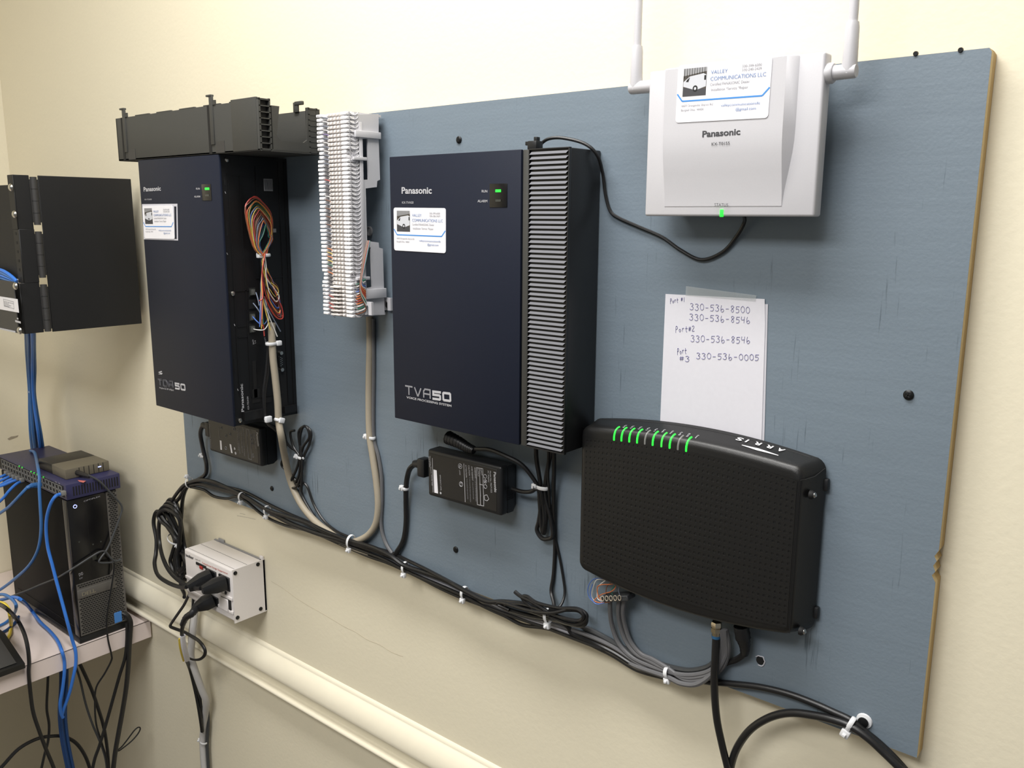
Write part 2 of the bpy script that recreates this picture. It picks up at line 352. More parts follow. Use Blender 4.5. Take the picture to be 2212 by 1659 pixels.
# ================================================================== business card sticker
def card(parent, plane, tl, tr, br, bl):
    """card corners in picture points on a plane; everything on it is laid out in card coordinates"""
    ax, val = plane; fn, nn = AX[ax]; a, b, c_, d = [fn(*p, val) for p in (tl, tr, br, bl)]
    R = ((b - a) + (c_ - d)); R.normalize(); W_ = ((b - a).length + (c_ - d).length) / 2; U = nn.cross(R).normalized(); H_ = ((a - d).length + (b - c_).length) / 2
    ctr = (a + b + c_ + d) / 4; O = ctr - R * W_ / 2 - U * H_ / 2
    g = G(); gplate(g, rrect(0, W_, 0, H_, .003), [], O + nn * .0003, R, U, nn, .0005)
    cd_ = build('business_card', g, 'card', parent, 'white printed business card sticker with a blue line')
    P = lambda x, y, l=.0007: O + R * (x * W_) + U * (y * H_) + nn * l
    g = G(); k = .0135
    for p, q in (((.005, .5), (.065, .37)), ((.065, .37), (.925, .37)), ((.925, .37), (.995, .5))):
        A, B = P(*p), P(*q); dd = (B - A).normalized(); s = nn.cross(dd) * (k * H_)
        g.add([A - s, B - s, B + s, A + s], [[0, 1, 2, 3]])
    build('blue_line', g, 'bluep', cd_)
    g = G(); poly = lambda pts, mi, l: g.add([P(x, y, l) for x, y in pts], [list(range(len(pts)))], mi)
    poly([(.065, .45), (.325, .45), (.325, .93), (.065, .93)], 0, .0007)
    poly([(.065, .45), (.325, .45), (.325, .56), (.065, .6)], 3, .00075)
    poly([(.065, .8), (.325, .86), (.325, .93), (.065, .93)], 4, .00074)
    for i in range(9):
        x = .075 + .028 * i; poly([(x, .76), (x + .007, .76), (x + .006, .93), (x + .001, .93)], 2, .00077)
    poly([(.07, .62), (.21, .545), (.322, .6), (.322, .8), (.29, .825), (.14, .79), (.1, .74), (.07, .7)], 1, .0008)
    poly([(.095, .7), (.125, .695), (.14, .775), (.11, .735)], 2, .00085)
    poly([(.3, .71), (.32, .71), (.32, .79), (.3, .79)], 2, .00085)
    poly([(.205 + .028 * math.cos(i * .4488), .575 + .055 * math.sin(i * .4488)) for i in range(14)], 2, .0009)
    poly([(.205 + .013 * math.cos(i * .4488), .575 + .026 * math.sin(i * .4488)) for i in range(14)], 1, .00095)
    build('photo_print', g, ['bark', 'vanw', 'dark', 'print', 'label'], cd_, 'small printed photo of a white van under trees')
    def t(g, s, x, y, w_, h, bold=0.0): gtext(g, s, P(x, y, 0), R, U, w_ * W_, h * H_, bold, .0009)
    g = LG('blue_lettering', 'bluet', cd_); t(g, 'VALLEY', .37, .8, .18, .065); t(g, 'COMMUNICATIONS LLC', .37, .685, .58, .07)
    t(g, 'valleycommunicationsllc', .5, .235, .41, .045); t(g, '@gmail.com', .66, .15, .21, .05)
    g = LG('grey_lettering', 'greyp', cd_); t(g, '330-399-6000', .7, .86, .2, .045); t(g, '330-240-2429', .7, .8, .2, .045)
    t(g, 'Certified PANASONIC Dealer', .37, .6, .42, .05); t(g, 'Installation *Service *Repair', .385, .51, .39, .05)
    t(g, '4459 Orangeville Sharon Rd', .06, .27, .35, .04); t(g, 'Burghill Ohio  44404', .06, .195, .25, .04)
    return cd_

# ================================================================== left control unit
T0, T1, TZ0, TZ1, TY = -1.1187, -.9012, .1833, .5599, -.1297
tda = thing('telephone_control_unit', 'tall dark navy telephone control unit with its right side open, beside the left board edge', 'phone system', (-1.01, YB, TZ0))
g = G(); g.box(T0 + .002, T1 - .006, TY + .003, YB - .0004, TZ0 + .002, TZ1 - .001, .001)
build('chassis', g, 'panel', tda)
build('front_cover', G().box(T0, T1, TY, TY + .004, TZ0, TZ1, .0012), 'navy', tda)
xs = T1 - .003; pl = ('x', xs)
g = G(); gplate(g, [(TY + .004, TZ0), (YB - .0004, TZ0), (YB - .0004, TZ1), (TY + .004, TZ1)], [], Vector((xs - .0015, 0, 0)), Vector((0, 1, 0)), Vector((0, 0, 1)), Vector((1, 0, 0)), .003)
def sbox(g, u0, v0, u1, v1, h, mi=0, x=xs):   # raised box on the side panel between two picture points
    a, b = PX(u0, v0, x), PX(u1, v1, x); return g.box(x - .0005, x + h, min(a.y, b.y), max(a.y, b.y), min(a.z, b.z), max(a.z, b.z), 0, mi=mi)
build('side_panel', g, 'panel', tda)
def vline(g, u, vm, v0, v1, w_, h, mi=0):
    y = PX(u, vm, xs).y; g.box(xs - .0005, xs + h, y - w_, y + w_, PX(u, v1, xs).z, PX(u, v0, xs).z, mi=mi)
def hline(g, u0, u1, v, w_, h, mi=0):
    a, b = PX(u0, v, xs), PX(u1, v, xs); z = (a.z + b.z) / 2; g.box(xs - .0005, xs + h, a.y, b.y, z - w_, z + w_, mi=mi)
g = G()
for u, vm, v0, v1 in ((505, 620, 375, 860), (530, 620, 380, 860), (557, 480, 360, 600), (612, 620, 350, 870), (624, 620, 350, 880)): vline(g, u, vm, v0, v1, .0008, .0010)
for u0, u1, v in ((500, 545, 380), (507, 548, 628), (512, 532, 705), (514, 534, 728), (545, 610, 855), (526, 570, 892), (553, 610, 600)): hline(g, u0, u1, v, .0006, .0010)
sbox(g, 524, 890, 567, 900, .006); sbox(g, 610, 878, 637, 887, .006)
build('side_ribs', g, 'panel', tda)
g = G()
for v in (631, 657, 683, 709): build('jack_recess', sbox(G(), 537, v - 9, 552, v + 9, .0015), 'dark', tda)
for u, v, u1, v1 in ((544, 842, 562, 868), (545, 780, 556, 860), (566, 860, 587, 868), (605, 805, 621, 880), (483, 385, 487, 400), (488, 480, 492, 510), (505, 775, 508, 805)): build('slot', sbox(G(), u, v, u1, v1, .0006), 'dark', tda)
for v in (631, 685, 711):
    g = G(); sbox(g, 538, v - 7, 548, v + 6, .004)
    for i in range(4): sbox(g, 540 + i * 2, v - 6, 541 + i * 2, v + 5, .0046, 1)
    build('line_plug', g, ['leddk', 'ledoff'], tda, 'clear plug in the side jack')
for u, v in ((489, 345), (502, 634), (518, 908)):
    c = PX(u, v, xs); build('screw', G().lathe(c, c + Vector((.003, 0, 0)), [(0, .0034), (.6, .0032), (1, .0015)], 14), 'steel', tda)
g = G()
for u, v in ((604, 762), (606, 798)): c = PX(u, v, xs); g.lathe(c, c + Vector((.005, 0, 0)), [(0, .003), (1, .003)], 6, 1)
a, b = PX(600, 768, xs), PX(610, 793, xs)
gplate(g, rrect(min(a.y, b.y), max(a.y, b.y), min(a.z, b.z), max(a.z, b.z), .003), [], Vector((xs + .001, 0, 0)), Vector((0, 1, 0)), Vector((0, 0, 1)), Vector((1, 0, 0)), .004, 2)
for r in range(2):
    for k in range(5 - r):
        y = a.y + (b.y - a.y) * (.35 + .3 * r); z = a.z + (b.z - a.z) * ((k + 1 + .5 * r) / 6); g.box(xs + .003, xs + .0036, y - .0006, y + .0006, z - .0006, z + .0006, mi=1)
build('serial_port', g, ['dark', 'steel', 'panel'], tda, 'small D-shaped serial port with steel hex posts')
g = G(); sbox(g, 569, 386, 589, 413, .0006)
lb = build('rating_label', g, 'label', tda, 'grey printed rating label')
g = G()
for i in range(7): gpoly(g, [(571.5 + i * 2.4, 388 - .1 * i), (572.6 + i * 2.4, 388), (574 + i * 2.4, 410), (572.9 + i * 2.4, 410)], ('x', xs + .0007))
build('small_print', g, 'print', lb)
g = G(); sbox(g, 590, 494, 595, 502, .002); build('label_chip', g, 'label', tda)
g = LG('side_lettering', 'silver', tda); ptext(g, 'Panasonic', 527, 889, 524, 829, (-6, 0), pl, .018); ptext(g, 'KX-TDA50', 538, 884, 536, 856, (-3.4, 0), pl)
ptext(g, 'DLCA', 549, 743, 547, 733, (-3.2, 0), pl); ptext(g, '1-4', 553, 741, 552, 735, (-3, 0), pl)
ptext(g, 'RST', 575, 738, 573, 728, (-3, 0), pl)
for u, v in ((485, 414), (489, 546), (505, 700), (512, 840)): build('scratch', gpoly(G(), [(u, v), (u + 1, v - .4), (u + 3, v + 4), (u + 2, v + 4.4)], pl, .0004), 'silver', tda)
tp = ('y', TY)
g = LG('front_lettering', 'silver', tda); ptext(g, 'Panasonic', 311, 413.5, 348, 411.5, 9.5, tp, .025); ptext(g, 'KX-TDA50', 313, 432.5, 328, 432, 3, tp); ptext(g, 'RUN', 424, 409.5, 432, 409.5, 4, tp, .01); ptext(g, 'ALARM', 420, 426.5, 433, 426.5, 4, tp, .01)
ptext(g, 'Hybrid IP-PBX', 345, 839, 376, 845, 3.6, tp)
g = gpoly(G(), [(342, 804), (349, 801), (351, 803), (346, 804.5), (352, 806), (350, 809), (342, 808), (347, 806.5)], tp, .0004)
build('card_symbol', g, 'silver', tda)
def outline_text(g, body, u0, v0, u1, v1, h, plane):   # hollow letters
    tmp = G(); ptext(tmp, body, u0, v0, u1, v1, h, plane)
    ed = {}
    for f in tmp.f:
        for i in range(len(f)): e = (f[i], f[(i + 1) % len(f)]); ed[e] = ed.get(e, 0) + 1
    for (a, b) in ed:
        if (b, a) not in ed: g.tube([tmp.v[a], tmp.v[b]], .00028, 4)
GLY = {'T': [[(0, 1), (1, 1)], [(.5, 1), (.5, 0)]], 'V': [[(0, 1), (.45, 0), (.55, 0), (1, 1)]], 'A': [[(0, 0), (0, .72), (.22, 1), (1, 1), (1, 0)], [(0, .42), (1, .42)]], 'D': [[(0, 0), (0, 1), (.75, 1), (1, .75), (1, .25), (.75, 0), (0, 0)]],
       '5': [[(1, 1), (0, 1), (0, .56), (.85, .56), (1, .44), (1, .12), (.88, 0), (0, 0)]], '0': [[(.12, 1), (.88, 1), (1, .88), (1, .12), (.88, 0), (.12, 0), (0, .12), (0, .88), (.12, 1)]]}
def strokes(txt, u0, v0, u1, v1, h, plane, sw, m, name, parent, gap=.28, hollow=False):
    fn, nn = AX[plane[0]]; a, b = fn(u0, v0, plane[1]), fn(u1, v1, plane[1]); r = (b - a).normalized(); up = nn.cross(r); W_ = (b - a).length; H_ = abs((fn(u0, v0 - h, plane[1]) - a).dot(up)); n = len(txt); cw = W_ / (n + gap * (n - 1))
    for i, ch in enumerate(txt):
        g = G(); ww = sw * H_
        for st in GLY[ch]:
            P_ = [a + r * (i * cw * (1 + gap) + ww / 2 + x * (cw - ww)) + up * (ww / 2 + y * (H_ - ww)) + nn * .0003 for x, y in st]
            if hollow:
                for s_ in (-1, 1):
                    off = []
                    for k, p in enumerate(P_):
                        d = ((P_[k + 1] - p) if k + 1 < len(P_) else (p - P_[k - 1])).normalized(); d2 = ((p - P_[k - 1]) if k else d).normalized(); t = nn.cross((d + d2).normalized()); off.append(p + t * (ww / 2 * s_))
                    g.tube(off, .00016, 4)
            else:
                for p, q in zip(P_, P_[1:]): d = (q - p).normalized(); t = nn.cross(d) * ww / 2; e = d * ww * (.5 if abs(d.dot(r)) < .08 or abs(d.dot(r)) > .997 else .12); lf = nn * (.00002 * (len(g.f) + 1)); g.add([v + lf for v in (p - e - t, q + e - t, q + e + t, p - e + t)], [[0, 1, 2, 3]])
        build(name, g, m, parent)
strokes('TDA', 342, 833, 375, 838.5, 15, tp, .16, 'greyp', 'hollow_letter', tda, .2, True)
strokes('50', 379, 840.5, 401.5, 844.5, 14.5, tp, .25, 'silver', 'model_digit', tda, .2)
def window(parent, plane, u0, v0, u1, v1, led, led2, lm):
    fn, nn = AX[plane[0]]; a, b = fn(u0, v0, plane[1]), fn(u1, v1, plane[1]); y = plane[1]
    wn = build('indicator_window', G().box(a.x, b.x, y - .0006, y + .001, b.z, a.z, .0004), 'bezel', parent, 'small dark window with a green light')
    for (p, q, r, s), m in ((led, lm), (led2, 'leddk')):
        c, d = fn(p, q, y), fn(r, s, y); build('indicator_light', G().box(c.x, d.x, y - .0011, y - .0005, d.z, c.z), m, wn)
window(tda, tp, 435.5, 398, 458, 433, (444, 405.5, 453, 410), (444, 420, 453, 424), 'green')
# clear sleeve and card on the left unit
g = G(); p = [PY(u, v, TY) for u, v in ((307, 441), (383.5, 440), (385, 519.5), (311, 517))]
g.add([q + Vector((0, -.0002, 0)) for q in p], [[0, 1, 2, 3]]); build('card_backing', g, 'paperb', tda)
gpx = lambda *L: [PY(u, v, TY - .0002) for u, v in L]
g = G(); g.add([q + Vector((0, -.0003, 0)) for q in gpx((376.5, 446), (381, 446), (382, 516), (378, 516))], [[0, 1, 2, 3]]); build('dark_strip', g, 'navy', tda)
card(tda, ('y', TY - .0003), (309, 445.5), (374, 443.5), (377, 516.5), (312, 514.5))

# ================================================================== side cover lying on the left unit
tr = thing('cover_tray', 'charcoal plastic side cover lying on top of the navy control unit', 'cover', (-.99, -.08, TZ1 + .0004))
A0, A1, B0, B1, Z0, Z1 = -1.1765, -.8044, -.130, -.034, TZ1 + .0006, .6235
g = G()
g.box(A0, A1, B0, B0 + .003, Z0, Z1, .0006); g.box(A0, A1, B1 - .003, B1, Z0, Z1 - .004, .0006)
g.box(A0, A1, B0, B1, Z0, Z0 + .003, .0006); g.box(A0, A0 + .003, B0, B1, Z0, Z1, .0006)
# end wall with an open notch
eo = [(B0 + .02, Z0), (B1, Z0), (B1, Z1 - .004), (B1 - .02, Z1 - .004), (B1 - .022, Z0 + .018), (B1 - .028, Z0 + .014), (B0 + .032, Z0 + .014), (B0 + .026, Z0 + .02), (B0 + .032, Z1 - .006), (B0 + .02, Z1 - .006)]
gplate(g, eo, [], Vector((A1 - .0015, 0, 0)), Vector((0, 1, 0)), Vector((0, 0, 1)), Vector((1, 0, 0)), .003)
for k in range(5): g.box(A0 + .06 + .062 * k, A0 + .1 + .062 * k, B0, B0 + .003, Z1 - .0005, Z1 + .0012, .0003)
g.box(A1 - .06, A1 - .004, B0 - .0006, B0 + .003, Z0 + .001, Z1 + .003, .0006)
build('shell', g, 'tray', tr)
for y0, y1, zt in ((B0 + .001, B0 + .018, Z1 + .002), (B1 - .019, B1 - .004, Z1 - .003)):
    g = G(); g.box(A1 - .004, A1 + .0005, y0, y0 + .002, Z0, zt); g.box(A1 - .004, A1 + .0005, y1 - .002, y1, Z0, zt)
    for k in range(9): z = Z0 + .002 + (zt - Z0 - .004) * k / 8; g.box(A1 - .004, A1 + .0005, y0, y1, z - .0006, z + .0006)
    g.box(A1 - .006, A1 - .004, y0, y1, Z0, zt, mi=1)
    build('vent_grille', g, ['tray', 'dark'], tr)
for u in (266, 455):
    x = PY(u, 260, B0).x; zt = Z1 + .012
    g = G(); g.box(x, x + .008, B0 - .0015, B0 + .001, Z0 + .012, zt, .0005); g.box(x - .006, x + .006, B0 - .002, B0 + .003, zt - .001, zt + .0015, .0004); g.box(x + .008, x + .014, B0 - .001, B0 + .001, Z1, Z1 + .006)
    g.box(x - .007, x - .0005, B0 - .0004, B0 + .001, Z0 + .001, Z1, mi=1); g.box(x + .009, x + .03, B0 - .0004, B0 + .001, Z0 + .001, Z0 + .016, mi=2)
    build('retaining_clip', g, ['tray', 'dark', 'plateg'], tr)
g = G(); g.box(A1 - .05, A1 - .04, B1 - .006, B1 - .003, Z1 - .005, Z1 + .008, .0005); g.box(A1 - .046, A1 - .03, B1 - .007, B1 - .002, Z1 + .004, Z1 + .009, .001); build('hook', g, 'tray', tr)

# ================================================================== voice unit in the middle
V0, V1, VX, VZ0, VZ1, VY = -.6234, -.4213, -.3592, .2303, .5487, -.0755
tva = thing('voice_processing_unit', 'dark navy voice processing unit with grey louvred strip in the middle of the board', 'phone system', (-.49, YB, VZ0))
g = G(); g.box(V0 + .002, VX - .0005, VY + .003, YB - .0004, VZ0 + .001, VZ1 - .0005, .0015); build('chassis', g, 'black', tva)
build('front_cover', G().box(V0, V1, VY, VY + .004, VZ0, VZ1, .0008), 'navy', tva)
build('filler_strip', G().box(V1 + .0022, V1 + .0095, VY + .001, VY + .004, VZ0 + .0005, VZ1 - .0005, .0005), 'tray', tva)
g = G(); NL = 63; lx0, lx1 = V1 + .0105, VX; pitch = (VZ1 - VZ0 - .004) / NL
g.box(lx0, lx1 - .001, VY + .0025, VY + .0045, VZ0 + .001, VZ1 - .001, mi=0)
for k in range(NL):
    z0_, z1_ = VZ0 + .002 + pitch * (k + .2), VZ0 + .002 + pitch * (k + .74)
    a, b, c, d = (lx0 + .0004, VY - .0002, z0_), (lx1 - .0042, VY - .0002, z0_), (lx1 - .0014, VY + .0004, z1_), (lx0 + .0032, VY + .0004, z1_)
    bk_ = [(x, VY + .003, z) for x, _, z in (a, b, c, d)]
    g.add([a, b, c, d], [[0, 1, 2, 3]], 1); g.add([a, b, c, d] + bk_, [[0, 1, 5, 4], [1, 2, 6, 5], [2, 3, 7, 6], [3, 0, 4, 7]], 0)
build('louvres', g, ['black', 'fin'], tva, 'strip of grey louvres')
g = G(); g.box(lx0 - .0005, lx0 + .0004, VY + .0002, VY + .004, VZ0, VZ1); g.box(VX - .0011, VX - .0001, VY, VY + .004, VZ0, VZ1, .0004); g.box(lx0, VX, VY, VY + .004, VZ1 - .0015, VZ1, .0003); g.box(lx0, VX, VY, VY + .004, VZ0, VZ0 + .0015); build('louvre_frame', g, 'black', tva)
vp = ('y', VY)
g = LG('front_lettering', 'silver', tva); ptext(g, 'Panasonic', 868, 418, 933, 418, 14.2, vp, .025); ptext(g, 'KX-TVA50', 869, 440, 893.5, 440, 5.2, vp)
ptext(g, 'RUN', 1041, 415.5, 1053, 415.7, 5.5, vp, .012); ptext(g, 'ALARM', 1032, 436.8, 1053, 437, 5.5, vp, .012)
ptext(g, 'VOICE PROCESSING SYSTEM', 878.5, 860, 975.5, 879, 4.6, vp, .02)
strokes('TVA', 876, 851.5, 931, 861.5, 20, vp, .17, 'greyp', 'model_letter', tva, .2); strokes('50', 935, 863.5, 975.5, 869, 20.5, vp, .25, 'silver', 'model_digit', tva, .16)
window(tva, vp, 1058, 397, 1096, 448, (1071.5, 409.5, 1083, 415), (1071.5, 431, 1083, 435.5), 'green')
card(tva, vp, (850.5, 448), (963, 450), (964, 546.5), (852.5, 541))

# ================================================================== wireless base station, top right
AY = -.058
ap = thing('wireless_base_station', 'white wall-mounted wireless base station with two upright antennas', 'base station', (-.197, YB, .48))
def apx(u, v): return PY(u, v, AY)
a, b, c, d = apx(1405, 152), apx(1785.5, 113), apx(1756, 470), apx(1390, 465)
x0, x1, z0, z1 = (a.x + d.x) / 2, (b.x + c.x) / 2, (c.z + d.z) / 2, (a.z + b.z) / 2
g = G(); g.box(x0, x1, AY, AY + .016, z0, z1, .0022, 3); build('case_front', g, 'white', ap)
g = G(); g.box(x0 + .012, x1 - .012, AY + .015, YB - .0004, z0 + .012, z1 - .012, .003); build('case_back', g, 'white', ap)
e0, e1 = apx(1447, 143).x, apx(1708, 118).x + .0005; zb = apx(1430, 446).z; ztp = z1 - .0006
g = G(); rows = [(ztp, .0072), (ztp - .0012, .0085), (zb + .066, .0085), (zb + .055, .0082), (zb + .045, .0072), (zb + .03, .0048), (zb + .012, .0016), (zb, .0004)]
ring = []
for z, h in rows: ring.append([(e0, AY + .0002, z), (e0 + .0004, AY - h, z), (e1, AY - h, z), (e1 + .008 * h / .0085, AY + .0002, z)])
for r, q in zip(ring, ring[1:]): g.add(r + q, [[0, 1, 5, 4], [1, 2, 6, 5], [2, 3, 7, 6]], 0, True)
g.add(ring[0], [[0, 1, 2, 3]]); g.add(ring[-1], [[3, 2, 1, 0]])
build('raised_panel', g, 'white', ap)
fp = ('y', AY - .0085)
card(ap, ('y', AY - .0085), (1465, 142), (1668, 121), (1661, 255), (1461, 265))
g = LG('lettering', 'print', ap); ptext(g, 'Panasonic', 1517, 296, 1599, 290.5, 13.5, fp, .03, .00012); ptext(g, 'KX-T0155', 1537, 314.5, 1576, 312.3, 7, fp, 0, .00012)
g = G(); ptext(g, 'STATUS', 1544, 445.5, 1573.5, 446.2, 7, ('y', AY - .002), lift=.0008); build('status_lettering', g, 'print', ap)
q = apx(1559, 460); build('status_light', G().box(q.x - .0016, q.x + .0016, AY - .0008, AY + .001, apx(1559, 467).z - .0006, apx(1559, 452.5).z, .0003), 'green', ap, 'green status light')
def antenna(u, v, du, side, top):
    p = PY(u, v, AY + .009); m_ = p + Vector((.014 * side, 0, 0))
    g = G(); g.lathe(p - Vector((.006 * side, 0, 0)), m_ + Vector((.006 * side, 0, 0)), [(0, .0062), (.95, .0058), (1, .0052)], 18)
    an = build('antenna', g, 'white', ap, 'white swivel antenna')
    g = G(); h = .038; g.lathe(m_ - Vector((0, 0, .002)), m_ + Vector((0, 0, h)), [(0, .0056), (.12, .0062), (.9, .0056), (1, .005)], 18); build('antenna_base', g, 'white', an)
    g = G(); g.lathe(m_ + Vector((0, 0, h)), m_ + Vector((0, 0, .19)), [(0, .0039), (.96, .0037), (1, .0028)], 16); build('antenna_rod', g, 'white', an)
antenna(1401, 187, 0, -1, 0); antenna(1797, 158, 0, 1, 0)
g = G(); p = PY(1797, 158, AY + .009); g.lathe(p - Vector((.004, 0, 0)), p + Vector((.002, 0, 0)), [(0, .0085), (.8, .0085), (1, .0075)], 18); build('antenna_collar', g, 'white', ap)
tl_a = cable('thin_lead', 'thin black lead looping from the white base station over to the navy voice unit', 'cable',
      Y([(1606, 462, .035), (1608, 480, .026), (1590, 512, .022), (1560, 545, .0205), (1515, 561, .0203), (1470, 540, .0203), (1430, 512, .0203), (1380, 490, .0203), (1335, 470, .0203), (1318, 455, .0203), (1308, 420, .0205), (1302, 375, .023), (1290, 335, .034), (1262, 310, .04), (1215, 298, .044), (1185, 300, .046), (1168, 312, .047), (1165, 322, .048)]), .0018, 'cord', up=(0, 1, 0))
g = G(); p = PY(1156, 312, -.06); g.box(p.x - .006, p.x + .006, p.y - .006, p.y + .006, VZ1, VZ1 + .009, .001); g.box(p.x - .012, p.x - .005, p.y - .002, p.y + .002, VZ1 + .005, VZ1 + .009, .0006); g.box(p.x + .001, p.x + .005, p.y - .004, p.y + .002, VZ1 + .008, VZ1 + .013, .0006)
build('plug', g, 'black', tl_a)

# ================================================================== punch-down block
X0, X1, BF = -.7540, -.6918, -.080
BZ0, BZ1 = .3511, .6058
pb = thing('punch_down_block', 'white telephone punch-down block with two rows of fanning teeth', 'wiring block', (-.72, YB, BZ0))
VXc, VYc, VZc = Vector((1, 0, 0)), Vector((0, 1, 0)), Vector((0, 0, 1))
sp = lambda u, v: (lambda p: (p.y, p.z))(PX(u, v, X1))
outer = [sp(768, 247), sp(818, 246), sp(818, 300), sp(821, 388), sp(815, 391), sp(814, 404), sp(790, 407), sp(793, 519), sp(803, 522), sp(818, 524), sp(819, 535), sp(827, 537), sp(830, 640), sp(831, 680), sp(772, 681)]
h1 = [sp(773, 300), sp(794, 300), sp(796, 388), sp(775, 389)]; h2 = [sp(782, 538), sp(801, 534), sp(804, 620), sp(785, 624)]
g = G(); gplate(g, outer, [h1, h2], Vector((X1 - .001, 0, 0)), VYc, VZc, VXc, .002)
build('side_plate', g, 'white', pb)
g = G(); gplate(g, [(y, z) for y, z in [(BF + .014, BZ0), (YB - .002, BZ0), (YB - .002, BZ1), (BF + .014, BZ1)]], [], Vector((X0 + .012, 0, 0)), VYc, VZc, VXc, .002); build('side_plate', g, 'white', pb)
g = G(); g.box(X0 + .010, X1 - .002, BF + .008, BF + .02, BZ0, BZ1); g.box(X0 + .010, X1 - .002, BF + .02, YB - .006, BZ1 - .003, BZ1); g.box(X0 + .010, X1 - .002, BF + .02, YB - .006, BZ0, BZ0 + .003); build('block_body', g, 'white', pb)
for v0, v1, u0, u1 in ((281, 301, 764, 819), (626, 642, 778, 831)):
    a, b = PX(u0, v0, X1), PX(u1, v1, X1); build('retaining_strap', G().box(X1, X1 + .004, a.y, b.y, b.z, a.z, .0006), 'white', pb)
# feet with slots
for u0, v0, u1, v1, yy, key in ((786, 651, 805, 681, -.062, 0), (827, 642, 846, 671, -.0225, 1)):
    a, b = PY(u0, v0, yy), PY(u1, v1, yy); wd, hh = b.x - a.x, a.z - b.z
    slot = [(wd * .34, -.0001), (wd * .34, hh * .62), (wd * .42, hh * .72), (wd * .55, hh * .72), (wd * .63, hh * .62), (wd * .63, -.0001)]
    out = [(0, 0)] + [(x, max(z, 0)) for x, z in slot] + [(wd, 0), (wd, hh), (0, hh)]
    g = G(); gplate(g, out, [], Vector((a.x, yy, b.z)), VXc, VZc, Vector((0, -1, 0)), .0035)
    g.box(X1 - .001, a.x + .002, yy - .0017, yy + .0017, b.z, a.z) if a.x > X1 else None
    ft = build('mounting_foot', g, 'white', pb)
    if key: c = Vector((a.x + wd * .48, yy, b.z + hh * .4)); g = G(); g.lathe(c + Vector((0, .003, 0)), c + Vector((0, -.0005, 0)), [(0, .0042), (.8, .004), (1, .0025)], 14); build('screw', g, 'screw', ft, 'black screw in the slot')
NP = 50; dz = (BZ1 - BZ0) / NP; short = {9, 10, 39, 40}
gl, gr, gc, gd, gi = G(), G(), G(), G(), G()
for i in range(NP):
    z = BZ1 - dz * (i + .5); sh = .0035 if i in short else 0; e = random.uniform(-.0008, .0008)
    gl.box(X0 + sh * .9 + e, X0 + .0105, BF + .0005, BF + .012, z - dz * .36, z + dz * .36, .0007, 1)
    gr.box(-.7062 + .001, -.6925 - sh + e * .5, BF - .001, BF + .012, z - dz * .37, z + dz * .37, .0007, 1)
    for y in (BF + .013, ): gi.tube([Vector((X1 + .0002, BF + .009 + .007 * math.cos(t), z + dz * .45 - dz * .8 * math.sin(t))) for t in [math.pi * k / 6 for k in range(7)]], .0006, 5)
    for x in (-.7318, -.7262, -.7195, -.7128):
        gc.box(x - .0017, x + .0017, BF + .001, BF + .008, z - dz * .34, z + dz * .34, .0005, 1)
    gd.box(-.7428, -.7345, BF + .0035, BF + .008, z - dz * .62, z - dz * .34)
    gd.box(-.7345, -.7075, BF + .006, BF + .0085, z - dz * .6, z - dz * .4)
build('fanning_strip', gl, 'whiteb', pb); build('fanning_strip', gr, 'whiteb', pb)
build('clip_rows', gc, 'clearp', pb); build('clip_slots', gd, 'grid', pb); build('wire_guides', gi, 'white', pb)
g = G(); g.box(X1 - .0005, X1 + .0012, BF + .0165, BF + .022, BZ0 + .03, BZ1 - .012, .0004); g.box(X1 - .0005, X1 + .004, BF + .005, BF + .026, BZ1 - .058, BZ1 - .054, .0005); g.box(X1 - .0005, X1 + .004, BF + .005, BF + .026, BZ0 + .048, BZ0 + .052, .0005); build('cover_rail', g, 'white', pb)
lg = LG('row_number', 'print', pb)
for i, s_ in ((0, '01'), (2, '02'), (4, '03'), (6, '04'), (8, '05'), (10, '06'), (42, 'UNIT'), (43, '13'), (44, 'UNIT'), (45, '52')):
    z = BZ1 - dz * (i + .5); gtext(lg, s_, Vector((X0 + .0028, BF, z - .0009)), VXc, VZc, .0038, .0019, .01)
def wire_row(rows, cols, name='jumper_wire'):
    for i in rows:
        z = BZ1 - dz * (i + .95); c = random.choice(cols); x = X0 + .011
        pts = [(x - .002, BF + .004, z), (x + .003, BF + .002, z), (x + .008, BF + .001, z - .0006), (x + .0125, BF + .0012, z - .0022)]
        build(name, G().tube(smoothpath(pts, 3), .00055, 5), WC[c], pb)
wire_row(range(0, 10), ['slate', 'white', 'slate', 'white', 'violet', 'black']); wire_row(range(10, 22), ['red', 'slate', 'brown', 'black', 'white']); wire_row(range(22, 32), ['black', 'slate', 'black', 'brown']); wire_row(range(32, 39), ['yellow', 'orange', 'slate', 'green', 'brown', 'yellow']); wire_row(range(39, 50), ['black', 'slate', 'black', 'slate', 'red', 'brown'])
g = G()
for i in range(42, 50):
    z = BZ1 - dz * (i + .5); g.box(-.7335, -.716, BF - .003, BF + .004, z - .0009, z + .0009, .0003, 1)
build('bridging_clips', g, 'clearp', pb)
for k, c in enumerate(['green', 'white', 'slate', 'blue', 'white', 'orange', 'orange', 'red', 'orange', 'white', 'green', 'white', 'brown']):
    rowz = BZ1 - dz * (41.5 + k * .62); o = k * .55
    pts = [PX(799 - o * .9, 520, X1 + .004), PX(795 - o, 540, X1 + .005), PX(789 - o, 570, X1 + .006), PX(782 - o * .7, 605 + k * 2.2, X1 + .007), Vector((X1 + .006, BF + .016, rowz + .006)), Vector((X1 + .001, BF + .008, rowz)), Vector((X1 - .002, BF + .004, rowz))]
    build('feed_wire', G().tube(smoothpath(pts, 4), .0008, 5), WC[c], pb)
g = G(); c = PY(798, 500, -.03); g.tube([c + Vector((.0045 * math.cos(t), 0, .0055 * math.sin(t))) for t in [i * .449 for i in range(14)]], .0016, 6, closed=True, mi=0)
